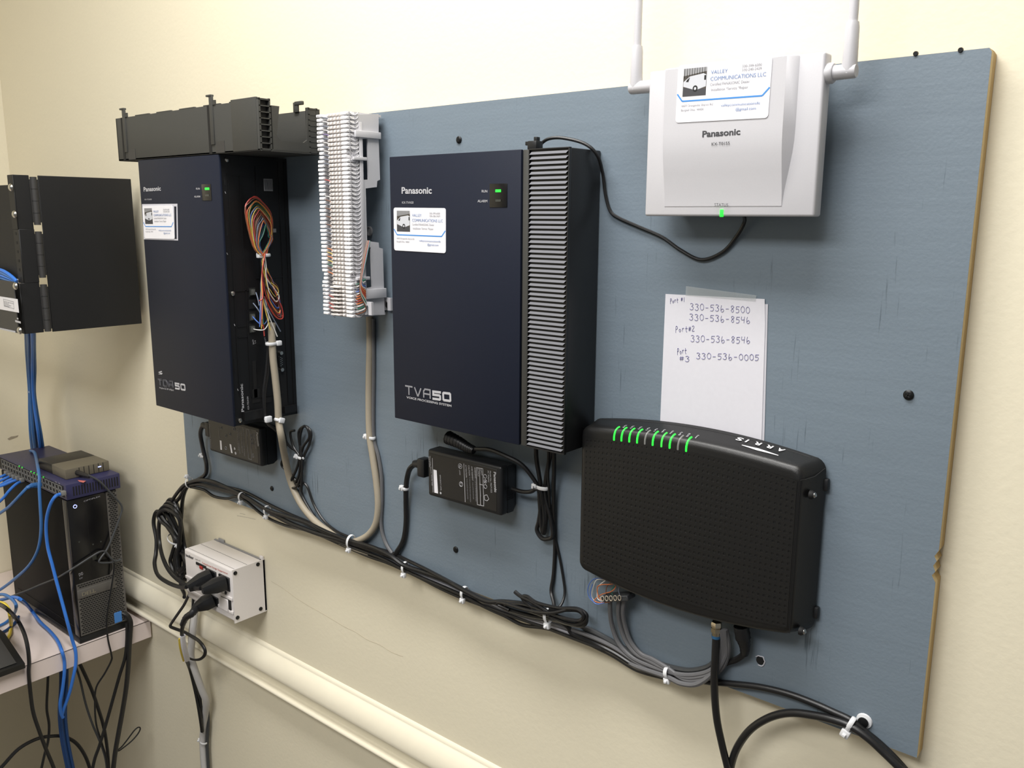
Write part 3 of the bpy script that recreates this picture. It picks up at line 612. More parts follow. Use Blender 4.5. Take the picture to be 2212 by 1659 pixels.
g.lathe(PY(798, 500, -.024), PY(798, 500, -.0186), [(0, .004), (1, .005)], 12); build('cable_clip', g, 'cordg', pb, 'grey cable clip')

# ================================================================== the handwritten note
NPL = YB - .0012
nt_ = thing('handwritten_note', 'white paper note with blue handwritten phone numbers taped to the board', 'note', PY(1540, 900, YB))
p = [PY(u, v, YB - .0004) for u, v in ((1448, 655), (1659, 657), (1651, 952), (1436, 920))]
build('back_sheet', G().prism(p, (0, -.0002, 0)), 'paperb', nt_, 'second paper sheet behind')
p = [PY(u, v, NPL + .0003) for u, v in ((1438, 635), (1652, 646), (1653, 700), (1645, 956), (1426, 918))]
build('front_sheet', G().prism(p, (0, -.0003, 0)), 'paper', nt_)
STR = {'3': [[(.1, .92), (.5, 1), (.85, .8), (.45, .55), (.85, .4), (.75, .08), (.3, 0), (0, .15)]], '0': [[(.5, 1), (.12, .75), (.1, .25), (.5, 0), (.9, .25), (.88, .75), (.5, 1)]],
       '5': [[(.2, .95), (.12, .55), (.5, .62), (.85, .38), (.6, .04), (.05, .04)], [(.2, .95), (.95, .97)]], '6': [[(.3, 1.02), (.12, .5), (.18, .08), (.55, 0), (.85, .25), (.55, .48), (.18, .28)]],
       '8': [[(.85, .8), (.5, 1), (.15, .78), (.75, .3), (.5, 0), (.15, .25), (.85, .8)]], '4': [[(.15, 1), (.08, .5), (.8, .52)], [(.85, 1), (.7, 0)]], '-': [[(.1, .45), (.8, .47)]], '#': [[(.3, .9), (.2, .1)], [(.7, .9), (.55, .1)], [(0, .62), (.95, .66)], [(0, .35), (.9, .38)]],
       '1': [[(.5, 1), (.45, 0)]], '2': [[(.1, .8), (.5, 1), (.85, .75), (.1, .05), (.95, .05)]], 'P': [[(.2, -.15), (.25, .95), (.75, .95), (.8, .6), (.25, .45)]], 'o': [[(.5, .55), (.15, .3), (.5, 0), (.85, .3), (.5, .55)]],
       'r': [[(.15, .6), (.2, 0)], [(.2, .35), (.45, .6), (.8, .55)]], 't': [[(.4, 1), (.35, .1), (.7, 0)], [(0, .6), (.95, .62)]]}
def hand(txt, u0, v0, u1, v1, h):
    g = G(); n = len(txt)
    for i, ch in enumerate(txt):
        if ch == ' ': continue
        for st in STR[ch]:
            pts = []
            for x, y in st:
                f = (i + .1 + x * .78) / n; pts.append(PY(u0 + (u1 - u0) * f, v0 + (v1 - v0) * f - y * h + .6 * math.sin(i * 2.3), NPL - .0001))
            g.tube(smoothpath(pts, 4), .00034, 4, r2=.0002)
    build('handwriting', g, 'ink', nt_)
hand('Port #1', 1447, 655, 1480, 651, 9.5); hand('330-536-8500', 1489, 669, 1621, 677, 14); hand('330-536-8546', 1488, 691, 1622, 699, 13.5)
hand('Port#2', 1458, 717, 1501, 716, 12); hand('330-536-8546', 1491, 738, 1622, 742, 14); hand('Port', 1462, 765, 1484, 763, 12); hand('#3', 1467, 780, 1491, 781, 12); hand('330-536-0005', 1503, 775, 1641, 779, 13)
p = [PY(u, v, NPL - .0003) for u, v in ((1482, 618), (1634, 638), (1632, 651), (1481, 638))]
build('tape_strip', G().prism(p, (0, -.0001, 0)), 'tape', nt_, 'clear tape strip')

# ================================================================== cable modem
AF, AB = -.050, -.0205
md = thing('cable_modem', 'black perforated cable modem mounted on the board with green lights along its top', 'modem', (-.233, YB, .085))
def mo(L, Rr, zt_c, zt_a, zb_c, zb_a, r=.010, n=26):   # outline with bowed top and bottom
    top = lambda x: zt_c + (zt_a - zt_c) * (1 - ((x - (L + Rr) / 2) / ((Rr - L) / 2)) ** 2); bot = lambda x: zb_c + (zb_a - zb_c) * (1 - ((x - (L + Rr) / 2) / ((Rr - L) / 2)) ** 2)
    xs_ = [L + r + (Rr - L - 2 * r) * i / n for i in range(n + 1)]; o = [(x, top(x)) for x in xs_]
    def arc(cx, cz, a0): return [(cx + r * math.cos(math.radians(a0 - 90 * k / 5)), cz + r * math.sin(math.radians(a0 - 90 * k / 5))) for k in range(1, 5)]
    o += arc(Rr - r, top(Rr - r) - r, 90) + [(Rr, top(Rr - r) - r), (Rr, bot(Rr - r) + r)] + arc(Rr - r, bot(Rr - r) + r, 0)
    o += [(x, bot(x)) for x in xs_[::-1]] + arc(L + r, bot(L + r) + r, 270) + [(L, bot(L + r) + r), (L, top(L + r) - r)] + arc(L + r, top(L + r) - r, 180)
    return o, top, bot
ORI = (-.3565, -.1115, .2515, .2712, .0945, .0815)
LV = [(AB, -.3545, -.1015, .2590, .2715, .0965, .0835), (AB - .0025, -.3575, -.0995, .2615, .2733, .094, .081), (-.030, -.3570, -.1025, .2605, .2705, .0942, .0812), (-.040, -.3567, -.1085, .2588, .2670, .0944, .0814), (-.0458, -.3562, -.1110, .2576, .2650, .0950, .082), (-.0486, -.3545, -.1125, .2556, .2628, .0966, .0836), (-.0497, -.3524, -.1146, .2526, .2597, .0988, .0858), (-.050, -.3505, -.1165, .2506, .2577, .1008, .0878)]
def mring(l):
    o, t_, b_ = mo(*l[1:], r=.010 if l[0] < -.045 else .012); return [(x, l[0], z) for x, z in o]
def ftop(x, y):   # height of the case top at a place
    for a, b in zip(LV, LV[1:]):
        if b[0] <= y <= a[0]: f = (y - a[0]) / (b[0] - a[0]); return mo(*a[1:])[1](x) * (1 - f) + mo(*b[1:])[1](x) * f
    return mo(*LV[-1][1:])[1](x)
rings = [mring(l) for l in LV]
g = G(); n = len(rings[0])
for r, q in zip(rings, rings[1:]): g.add(r + q, [[i, (i + 1) % n, n + (i + 1) % n, n + i] for i in range(n)], 0, True)
g.add(rings[0], [list(range(n))]); g.add(rings[-1], [list(range(n))])
build('case', g, 'blackm', md)
# perforated front: every hole is a recess
g = G(); _, ft, fb = mo(-.3495, -.1155, .2458, .2530, .1018, .0945, .003)
NC, NR = 44, 24; gy = AF - .0004
def cellp(i, j): x = -.3495 + (.234) * i / NC; return x, fb(x) + (ft(x) - fb(x)) * j / NR
for i in range(NC):
    for j in range(NR):
        q = [cellp(i, j), cellp(i + 1, j), cellp(i + 1, j + 1), cellp(i, j + 1)]; cx = sum(a for a, _ in q) / 4; cz = sum(b for _, b in q) / 4
        big = 1.15 if 4 <= i <= 31 and 3 <= j <= 21 else 0.95; r = .00128 * big
        per = []
        for a, b in ((0, 1), (1, 2), (2, 3), (3, 0)): per += [q[a], ((q[a][0] + q[b][0]) / 2, (q[a][1] + q[b][1]) / 2)]
        hole = [(cx + r * math.cos(math.radians(225 + 45 * k)), cz + r * math.sin(math.radians(225 + 45 * k))) for k in range(8)]
        rim = [(cx + r * 1.15 * math.cos(math.radians(225 + 45 * k)), cz + r * 1.15 * math.sin(math.radians(225 + 45 * k))) for k in range(8)]
        vs = [(x, gy, z) for x, z in per] + [(x, gy, z) for x, z in rim] + [(x, gy + .0006, z) for x, z in hole] + [(x, gy + .0024, z) for x, z in hole]
        q4 = [[k, (k + 1) % 8, 8 + (k + 1) % 8, 8 + k] for k in range(8)]
        g.add(vs, q4, 0); g.add(vs[8:], q4, 0); g.add(vs[16:], q4, 2); g.add(vs[24:], [list(range(8))], 1)
build('perforated_front', g, ['blackm', 'dark', 'gloss'], md)
_, ft, fb = mo(*LV[4][1:])
g = G(); xr = -.1128; g.tube([(xr, AF - .0002, ft(-.12) - .012), (xr, AF - .0002, fb(-.12) + .004)], .0004, 4); g.tube([(xr, AF - .0003, ft(-.12) - .012), (xr + .003, AF + .004, ft(-.12) - .0115), (xr + .008, AF + .013, ft(-.12) - .010), (xr + .0125, AB - .004, ft(-.12) - .004)], .0004, 4)
g.tube([(x, AB - .0062, ftop(x, AB - .0062)) for x in [-.35 + .236 * i / 20 for i in range(21)]], .0004, 4); build('seam', g, 'dark', md)
for zz in (.2325, .0985):
    g = G(); c = Vector((-.1065, -.041, zz)); g.lathe(c, c + Vector((.0042, 0, 0)), [(0, .0042), (.5, .0042), (1, .003)], 14, 0); g.lathe(c + Vector((.0035, 0, 0)), c + Vector((.0052, 0, .001)), [(0, .0028), (1, .0022)], 12, 1); build('side_stud', g, ['dark', 'steel'], md, 'shiny round stud')
for zz in (.2385, .1120): build('wall_lug', G().box(-.1015, -.0965, AB - .004, YB - .0006, zz - .006, zz + .006, .0015), 'black', md)
for k, u in enumerate((1327, 1343, 1360, 1377, 1394, 1411, 1430, 1448, 1466, 1484)):
    x = PY(u, 935, AF).x; zt = ft(x); pts = [(x, AF - .0002, zt - .0125), (x, AF - .0001, zt - .0075), (x + .0004, AF + .0014, zt - .0026), (x + .001, AF + .0048, ftop(x, AF + .0048) + .0001), (x + .0015, AF + .0075, ftop(x, AF + .0075) + .0002)]
    build('status_light', G().tube(smoothpath(pts, 3), .0011, 6, r2=.0006, up=(1, 0, 0)), 'ledoff' if k in (4, 8) else ('greend' if k == 6 else 'green'), md, 'unlit status light' if k in (4, 8) else 'green status light')
lg = LG('port_lettering', 'silver', md)
for s_, u in (('Tel 8', 1337), ('Tel 6', 1353), ('Tel 5', 1370), ('Tel 2', 1387), ('Tel 1', 1404), ('Link', 1421), ('Online', 1439), ('US', 1458), ('DS', 1475), ('Power', 1494)):
    x = PY(u, 935, AF).x + .0004; zt = ft(x); gtext(lg, s_, Vector((x, AF + .012, ftop(x, AF + .012) + .0001)), Vector((0, -1, (ftop(x, AF + .006) - ftop(x, AF + .012)) / .006)).normalized(), Vector((1, 0, 0)), .0065, .0020, .01, .0004)
lg = LG('maker_lettering', 'whiteb', md)
for ch, u, v in (('A', 1687, 976), ('R', 1662, 969), ('R', 1637, 962), ('I', 1609, 957), ('S', 1598, 953)):
    x = PY(u, v, -.032).x; zt = ftop(x, -.032); sl = (ftop(x - .001, -.032) - zt) / .001; r = Vector((-1, 0, sl)).normalized(); wd = .0016 if ch == 'I' else .0064
    gtext(lg, ch, Vector((x + .003, -.0285, ftop(x, -.0285) + .0002)), r, Vector((0, -1, (ftop(x, -.0345) - ftop(x, -.0285)) / .006)).normalized(), wd, .0052, .02, .0004, shear=.25)
g = G(); 
def top(x, y): return Vector((x, y, ftop(x, y) + .0005))
sw = [(-.176, -.0385, .0004), (-.168, -.0388, .0010), (-.160, -.039, .0017), (-.150, -.0392, .0011), (-.139, -.0395, .0004)]
for a, b in zip(sw, sw[1:]): g.add([top(a[0], a[1] - a[2]), top(b[0], b[1] - b[2]), top(b[0], b[1] + b[2]), top(a[0], a[1] + a[2])], [[0, 1, 2, 3]])
build('maker_swoosh', g, 'whiteb', md)

# ================================================================== power adapters
def adapter(label, x0, x1, z0, z1, yf, chamf):
    a = thing('power_adapter', label, 'power adapter', ((x0 + x1) / 2, YB, z0), 'black power adapters')
    g = G(); bm = bmesh.new(); g.box(x0, x1, yf, yf + .014, z0, z1, .0035, 3)
    pr = [(x0, yf + .012, z0 + .001), (x1, yf + .012, z0 + .001), (x1, yf + .012, z1 - .001), (x0, yf + .012, z1 - .001)]; bk = [(x0 + .003, YB - .0005, z0 + chamf), (x1 - .004, YB - .0005, z0 + chamf), (x1 - .004, YB - .0005, z1 - chamf), (x0 + .003, YB - .0005, z1 - chamf)]
    ym = YB - .010; md_ = [(x, ym, z) for x, _, z in pr]
    g.add(pr + md_, [[0, 1, 5, 4], [1, 2, 6, 5], [2, 3, 7, 6], [3, 0, 4, 7]]); g.add(md_ + bk, [[0, 1, 5, 4], [1, 2, 6, 5], [2, 3, 7, 6], [3, 0, 4, 7], [4, 5, 6, 7]]); g.add(pr, [[3, 2, 1, 0]])
    build('case', g, 'black', a)
    e = .0045; lb_ = build('rating_plate', G().box(x0 + e, x1 - e * 1.6, yf - .0003, yf + .002, z0 + e, z1 - e, .0003, 1), 'blackm', a, 'dark grey rating plate')
    return a, lb_
aR, lbR = adapter('black power adapter hanging under the middle navy unit', -.5915, -.468, .1290, .1905, -.0505, .006)
rp = ('y', -.0509); L_ = LG('rating_lettering', 'silver', lbR)
def vt(L, s_, u0, v0, u1, v1, h, bold=0, pl_=rp): ptext(L, s_, u0, v0, u1, v1, (h, 0), pl_, bold, .0002)
vt(L_, 'Panasonic', 1066.5, 1019, 1068.5, 1063, 5.2, .03); vt(L_, 'Model No. PSLP1322', 1058, 1017, 1060.5, 1064, 3); vt(L_, 'AC Adaptor', 1053.5, 1016, 1055, 1042, 3)
vt(L_, 'INPUT', 1038, 1012, 1039.5, 1027, 2.8); vt(L_, 'OUTPUT', 1031, 1011, 1032, 1029, 2.8); vt(L_, 'WARNING', 1024.5, 1009, 1026, 1033, 3); vt(L_, 'AVERTISSEMENT', 1018, 1007, 1020, 1038, 3); vt(L_, 'CAUTION', 1011.5, 1005, 1013, 1027, 3); vt(L_, 'ATTENTION', 1005, 1004, 1006.5, 1031, 3)
vt(L_, 'Matsushita Electric Works, Ltd.', 928, 985, 933, 1049, 2.2); vt(L_, 'Made in China', 925.5, 986, 927.5, 1009, 2.2); vt(L_, 'EFFICIENCY LEVEL', 950, 1026, 952, 1060, 2.2)
vt(L_, 'LISTED', 992, 1015, 993, 1026, 2.2)
L_ = LG('small_print', 'greyp', lbR)
for k, (u, va, vb) in enumerate(((1026, 1035, 1083), (1020.5, 1041, 1078), (1014, 1030, 1084), (1008, 1034, 1078), (1043, 1050, 1088), (1036, 1050, 1072))): vt(L_, 'For indoor use only. Risk of electric shock dry location', u, va, u + 2, vb, 2.4)
def plines(parent, m, name, segs, pl_, wpx=.7):
    for s_ in segs:
        g = G(); P_ = [PY(u, v, pl_[1] - .0002) for u, v in s_]
        for a, b in zip(P_, P_[1:]): d = (b - a).normalized() * .00035; nn = Vector((-d.z, 0, d.x)); g.add([a - d - nn, b + d - nn, b + d + nn, a - d + nn], [[0, 1, 2, 3]])
        build(name, g, m, parent)
plines(lbR, 'silver', 'printed_rule', [[(1002, 1002), (1005, 1084)], [(934, 990), (935.5, 1063)], [(1029, 1010), (1043, 1012.5), (1045, 1093), (1031, 1090), (1029, 1010)], [(1036, 1011), (1038, 1091)], [(1036, 1046), (1044, 1048)]], rp)
def ringmark(parent, u, v, r, pl_, m='silver', fill=False):
    c = PY(u, v, pl_[1] - .0002); g = G()
    if fill: g.add([c + Vector((r * math.cos(t), -.0001, r * math.sin(t))) for t in [i * .449 for i in range(14)]], [list(range(14))])
    else: g.tube([c + Vector((r * math.cos(t), 0, r * math.sin(t))) for t in [i * .524 for i in range(12)]], .00032, 4, closed=True)
    build('approval_mark', g, m, parent)
for u, v, r in ((994, 1007, .0031), (1048, 1029, .0024), (1048.5, 1040, .0022), (1048.5, 1051, .0024), (996, 1046, .003)): ringmark(lbR, u, v, r, rp)
L_ = LG('mark_letters', 'silver', lbR); vt(L_, 'UL', 992, 1004, 992.5, 1010, 4, .02); vt(L_, 'c', 994.5, 1042, 994.5, 1045, 4, .02); vt(L_, 'US', 995, 1047, 995, 1050, 3)
ringmark(lbR, 952, 1065, .0015, rp, fill=True); ringmark(lbR, 1048.5, 1040, .001, rp, fill=True)
plines(lbR, 'silver', 'house_mark', [[(1046, 1070), (1047, 1080), (1052, 1082), (1056, 1078), (1052, 1069), (1046, 1070)]], rp)
g = G(); gpoly(g, [(936.5, 1014), (943.5, 1016), (946.5, 1066), (938.5, 1064)], rp, .0002); build('serial_label', g, 'card', lbR, 'white serial label')
g = G()
for k in range(6): z = .1465 + .0022 * k; g.box(-.4682, -.4676, -.040, -.028, z, z + .0008)
build('side_ribs', g, 'dark', aR)
aL, lbL = adapter('wider black power adapter under the left navy control unit', -1.105, -.9575, .0955, .158, -.0505, .004)
lp = ('y', -.0509); L_ = LG('rating_lettering', 'silver', lbL)
ptext(L_, 'Panasonic', 553.5, 934, 557, 964, (4, 0), lp, .03, .0002); L_ = LG('small_print', 'greyp', lbL)
for s_, u, va, vb in (('Model No. PSLP1240', 549, 933, 969), ('AC Adaptor', 546, 932, 951), ('INPUT', 536, 929, 940), ('OUTPUT', 531, 928, 942), ('WARNING Use indoors only risk of shock', 525, 926, 985), ('AVERTISSEMENT', 520, 925, 978), ('CAUTION For use with equipment', 515, 925, 980), ('ATTENTION', 511.5, 924, 972), ('Matsushita Electric', 452, 917, 968)): ptext(L_, s_, u, va, u + 3, vb, (2.4, 0), lp, 0, .0002)
for u0, v0, u1, v1 in ((475, 951, 478.5, 972), (496, 959, 501.5, 979)): build('serial_label', gpoly(G(), [(u0, v0), (u0 + 3.6, v0 + 1), (u1 + 1.2, v1), (u1 - 2, v1 - 1)], lp, .0002), 'card', lbL, 'white serial label')
for u, v, r in ((478, 924, .0022), (488, 942, .002), (488, 968, .0026), (507, 969, .0022), (509, 979, .0024), (506, 927, .0026), (543, 941, .0022), (544, 949, .0022), (545, 957, .0022), (497, 938, .0018)): ringmark(lbL, u, v, r, lp, 'silver', u in (507, 509))
plines(lbL, 'greyp', 'printed_rule', [[(473, 921), (474, 946)], [(532, 927), (540, 929), (544, 993), (537, 991), (532, 927)], [(545, 981), (546, 988), (549, 987), (547, 980), (545, 981)]], lp)

# ================================================================== surge box on the wall
SX0, SX1, SY, SZ0, SZ1 = -1.1885, -1.0381, -.0625, -.1862, -.0945
sb = thing('surge_suppressor', 'light grey metal surge suppressor box on the wall below the board', 'surge suppressor', (-1.11, 0, SZ0))
g = G(); g.box(SX0, SX1 - .002, SY, -.004, SZ0, SZ1, .0035, 3); build('housing', g, 'surge', sb)
g = G(); g.box(SX1 - .002, SX1, SY - .001, -.0006, SZ0 - .002, SZ1 + .001, .0004, 1); g.box(SX1 - .010, SX1 - .001, -.004, -.0006, SZ1 - .002, SZ1 + .006, .0008); build('end_plate', g, 'surge', sb)
g = G(); g.box(SX0, SX1, -.004, -.0006, SZ0, SZ1); x = PY(476, 1166, -.004).x; g.box(x - .009, x + .009, -.003, -.0006, SZ1 - .001, SZ1 + .005, .001); build('back_plate', g, 'label', sb)
g = G(); g.tube([(SX0 + .004, SY + .006, SZ1 + .0001), (SX1 - .003, SY + .006, SZ1 + .0001)], .0003, 4); g.tube([(SX0 + .004, SY + .030, SZ1 + .0001), (SX1 - .003, SY + .030, SZ1 + .0001)], .0003, 4); build('top_seam', g, 'dark', sb)
for u, v in ((557, 1219), (508, 1238), (513, 1334), (563, 1315)):
    c = PX(u, v, SX1); build('screw', G().lathe(c, c + Vector((.0018, 0, 0)), [(0, .0034), (.6, .0034), (1, .002)], 14), 'screw', sb, 'black screw')
c = PY(488, 1280, SY); build('screw', G().lathe(c, c + Vector((0, -.0018, 0)), [(0, .0028), (.6, .0028), (1, .0018)], 12), 'screw', sb, 'black screw')
spl = ('y', SY); fy = SY - .0005
def sface(u0, v0, u1, v1, h, m, name, bev=.0006, label=None):
    a, b = PY(u0, v0, SY), PY(u1, v1, SY); return build(name, G().box(min(a.x, b.x), max(a.x, b.x), SY - h, SY + .001, min(a.z, b.z), max(a.z, b.z), bev, 1), m, sb, label)
for k in range(2):   # slots of the face plates
    z = SZ0 + (.040 if k == 0 else .016); 
    build('face_rail', G().box(SX0 + .001, SX1 - .003, SY - .0018, SY, z - .003, z + .003, .0008), 'surge', sb)
sface(424, 1213, 446, 1229, .0015, 'dark', 'lamp_window'); q = PY(436, 1226, SY)
build('power_lamp', G().box(q.x - .005, q.x + .005, SY - .0022, SY - .001, q.z - .0025, q.z + .0035, .0008), 'redl', sb, 'glowing red power lamp')
sface(446, 1226, 469, 1262, .0025, 'black', 'outlet', label='black power outlet'); sface(474, 1238, 498, 1278, .0025, 'black', 'outlet', label='black power outlet'); sface(446, 1279, 473, 1311, .0025, 'black', 'outlet', label='black power outlet')
sface(478, 1284, 501, 1326, .0015, 'dark', 'switch_frame'); sface(476, 1286, 496, 1322, .0028, 'surge', 'outlet_cover', .001)
sface(436, 1273, 452, 1284, .0006, 'card', 'spec_label')
L_ = LG('front_lettering', 'print', sb); ptext(L_, 'isobar', 402, 1201, 419, 1208.5, 6, spl, .03, .0006); ptext(L_, 'TRIPP LITE', 422, 1209, 433, 1213, 3, spl, 0, .0006)
L_ = LG('front_lettering', 'redp', sb); ptext(L_, 'Telephone Surge Suppressor', 437, 1217, 493, 1241, 3.8, spl, .01, .0006)

# ================================================================== cables on the board
tie_n = []
def tie(label, u, v, d, ax, ra, rb=None, head=-1, hs=1.0, wd=.0022, tail=True):
    """cable tie round a bundle: ax = run of the bundle in picture pixels, ra/rb = radii across and away from the wall"""
    c = PY(u, v, -d); A = (PY(u + ax[0], v + ax[1], -d) - c).normalized(); N = Vector((0, -1, 0)); Pp = A.cross(N).normalized(); rb = (rb or ra) * .68; ra *= .72
    t = thing('cable_tie', label, 'cable tie', c, 'white cable ties')
    ringp = [c + Pp * (math.cos(k * math.pi / 10) * ra) + N * (math.sin(k * math.pi / 10) * rb) for k in range(20)]
    build('strap', G().tube(ringp, wd, 6, closed=True, r2=.0007, up=A), 'tie', t)
    h = c + Pp * (ra + .002 * hs) * head + N * rb * .5
    g = G(); m_ = Matrix.Translation(h) @ Matrix((Pp, N, A)).transposed().to_4x4()
    g.box(-.0035 * hs, .0035 * hs, -.0026 * hs, .0026 * hs, -.0036 * hs, .0036 * hs, .0012 * hs, 2, mtx=m_)
    if tail: g.box(-.0012, .0012, .002 * hs, .0052 * hs, -.0016, .0016, .0003, 1, mtx=m_)
    build('head', g, 'tie', t)
SP = [(405, 1046), (430, 1040), (455, 1046), (480, 1058), (523, 1074), (575, 1104), (620, 1124), (660, 1137), (700, 1153), (745, 1170), (800, 1190), (840, 1206), (872, 1224), (910, 1241), (955, 1260), (1003, 1281), (1050, 1302), (1100, 1322), (1183, 1347), (1240, 1366), (1290, 1388), (1330, 1408), (1380, 1438), (1440, 1455), (1500, 1466), (1540, 1470)]
def run(a, b, off, dep):
    """points along the bundle from spine index a to b; off = sideways pixels, dep = distance from the wall"""
    out = []; st = 1 if b >= a else -1
    for i in range(a, b + st, st):
        o = off(i) if callable(off) else off; d = dep(i) if callable(dep) else dep
        p, q = SP[max(0, i - 1)], SP[min(len(SP) - 1, i + 1)]; L = math.hypot(q[0] - p[0], q[1] - p[1]); nx, ny = -(q[1] - p[1]) / L, (q[0] - p[0]) / L
        out.append((SP[i][0] + nx * o, SP[i][1] + ny * o, d))
    return out
bk = 'black cords bundled along the board bottom edge'
hk = lambda dx, dy, d: [(388 - dx * .3, 1168, d), (376 - dx, 1138, d), (362 - dx, 1114 - dy, d + .002), (356 - dx, 1100 - dy, d + .003), (364 - dx * .6, 1089 - dy, d + .003), (379 - dx * .3, 1096 - dy, d + .002), (389, 1126, d), (388, 1165, d), (380 + dx * .3, 1198, d + .001), (378 + dx * .4, 1226 + dy, d + .003), (388, 1243 + dy, d + .004), (399 + dx * .3, 1228 + dy, d + .003), (396, 1198, d + .001)]
# mains cord of the left adapter
mc_l = cable('mains_cable', 'black power cord dropping from the left adapter and coiled above the grey surge box', 'cord',
      Y([(455, 917, .036), (440, 918, .037), (433, 935, .033), (437, 962, .028), (442, 985, .027), (446, 1005, .027), (444, 1024, .027), (428, 1036, .029), (408, 1046, .031), (396, 1072, .026), (392, 1110, .022), (388, 1150, .02), (384, 1170, .02), (380, 1195, .022), (379, 1225, .024), (390, 1248, .026), (402, 1252, .027), (403, 1235, .027), (396, 1205, .026)] + hk(2, 3, .030) + hk(10, -4, .036) + [(388, 1170, .026), (372, 1145, .026), (352, 1125, .028), (344, 1106, .03), (336, 1108, .032), (332, 1130, .034), (338, 1165, .038), (337, 1195, .045), (334, 1218, .055), (341, 1242, .066), (362, 1258, .078), (388, 1268, .089), (403, 1268, .094)]), .0036, 'cord', group=None)
mc_m = cable('mains_cable', 'black power cord dropping from the middle adapter and running left to the surge box', 'cord',
      Y([(912, 1005, .036), (898, 1003, .036), (886, 1012, .034), (880, 1030, .028), (877, 1055, .027), (877, 1090, .024), (877, 1130, .0225), (872, 1165, .0225), (860, 1188, .0228), (846, 1200, .025)] + run(10, 1, lambda i: 5 * math.sin(i * 1.1) + 1, lambda i: .029 + .002 * math.cos(i)) + [(403, 1052, .03), (388, 1075, .028), (372, 1095, .026), (366, 1120, .026), (372, 1150, .027), (378, 1172, .027), (372, 1195, .028), (368, 1215, .03), (380, 1240, .032), (388, 1222, .032)] + hk(-5, 10, .024) + hk(14, -12, .040) + [(385, 1190, .031), (378, 1163, .031), (360, 1135, .031), (352, 1112, .032), (347, 1112, .034), (343, 1140, .036), (345, 1175, .04), (353, 1208, .054), (368, 1236, .07), (392, 1258, .085), (420, 1270, .096), (434, 1271, .099)]), .0036, 'cord')
mc_p = cable('mains_cable', 'black power cord of the modem with a coil at the right white tie', 'cord',
      Y([(1606, 1378, .032), (1610, 1395, .03), (1607, 1412, .027), (1590, 1425, .0235), (1565, 1434, .0228)] + run(24, 19, 4, .0235) + [(1225, 1352, .026), (1195, 1337, .028), (1150, 1330, .03), (1105, 1318, .03), (1085, 1308, .03), (1092, 1303, .032), (1130, 1313, .034), (1180, 1330, .036), (1225, 1345, .036), (1258, 1350, .034), (1265, 1335, .034), (1250, 1318, .034), (1215, 1316, .034), (1180, 1318, .033), (1140, 1306, .033), (1090, 1300, .031)] + run(16, 1, lambda i: -6 + 3 * math.sin(i * 1.7), lambda i: .030 + .003 * math.sin(i * 1.3)) + [(401, 1046, .034), (385, 1062, .034), (372, 1082, .032), (377, 1085, .03), (388, 1110, .03), (394, 1150, .028), (399, 1180, .028), (405, 1200, .03), (400, 1230, .034), (390, 1260, .044), (398, 1282, .06), (398, 1290, .07)]), .0032, 'cord')
# smaller leads in the bundle
cable('lead', 'thin black lead along the upper side of the long cord bundle', 'cord', Y(run(1, 18, lambda i: -11 + 5 * math.sin(i * .9), lambda i: .026 + .004 * math.sin(i))), .0024, 'cord', group=bk)
cable('lead', 'thin black lead sagging below the long cord bundle near its left end', 'cord', Y([(412, 1052, .03), (440, 1058, .03), (462, 1072, .029), (490, 1077, .026), (520, 1075, .025)] + run(5, 24, lambda i: 9 + 3 * math.sin(i * 1.4) - max(0, i - 19) * .8, lambda i: .024 + .002 * math.sin(i * 2))), .0024, 'cord', group=bk)
cable('lead', 'thin black lead sagging under the long bundle near its right coil', 'cord', Y(run(8, 15, 6, .027) + [(1050, 1312, .026), (1090, 1330, .024), (1130, 1350, .022), (1180, 1357, .0215), (1240, 1374, .0215)] + run(20, 23, 10, .0215)), .0024, 'cord', group=bk)
for lab, uv, d in ((mc_m, ((895, 1001), (912, 1003), (922, 1010)), .036), (mc_l, ((438, 917), (450, 922), (458, 927)), .037)):
    a, b, c = [PY(u, v, -d) for u, v in uv]; g = G(); g.tube([a, a.lerp(b, .5), b], [.0045, .0058, .0062], 10); xx = c.x - .012; g.box(xx, c.x - .0005 + .002, c.y - .007, c.y + .008, c.z - .013, c.z + .012, .0025, 2)
    build('connector', g, 'black', lab)
g = G(); P_ = smoothpath(Y([(1601, 1352, .034), (1605, 1378, .032), (1609, 1396, .030), (1608, 1412, .0265)]), 5); n = len(P_); g.tube(P_, [(.0075 if i < 6 else .0066 - .0028 * (i - 6) / (n - 7)) + (.0005 if i % 2 else 0) for i in range(n)], 10); build('ribbed_boot', g, 'black', mc_p)
# coil tail
coil_ = cable('coil', 'loops of black cord held at the right white tie below the middle unit', 'cord coil', Y([(1090, 1306, .037), (1130, 1306, .038), (1180, 1322, .041), (1222, 1336, .042), (1252, 1340, .04), (1260, 1328, .04), (1246, 1316, .04), (1205, 1313, .041), (1160, 1302, .041), (1138, 1288, .04), (1128, 1292, .039), (1150, 1312, .039), (1190, 1332, .039), (1235, 1348, .038), (1262, 1342, .037), (1266, 1326, .037), (1240, 1314, .038), (1190, 1324, .045), (1140, 1318, .042), (1085, 1302, .037), (1076, 1306, .035), (1100, 1318, .034)]), .0022, 'cord')
cable('cord_end', 'short cut cord end poking up from the coil at the right white tie', 'cord', Y([(1112, 1278, .040), (1125, 1288, .040), (1150, 1300, .041), (1180, 1320, .041), (1188, 1330, .040)]), .0024, 'cord', parent=coil_)
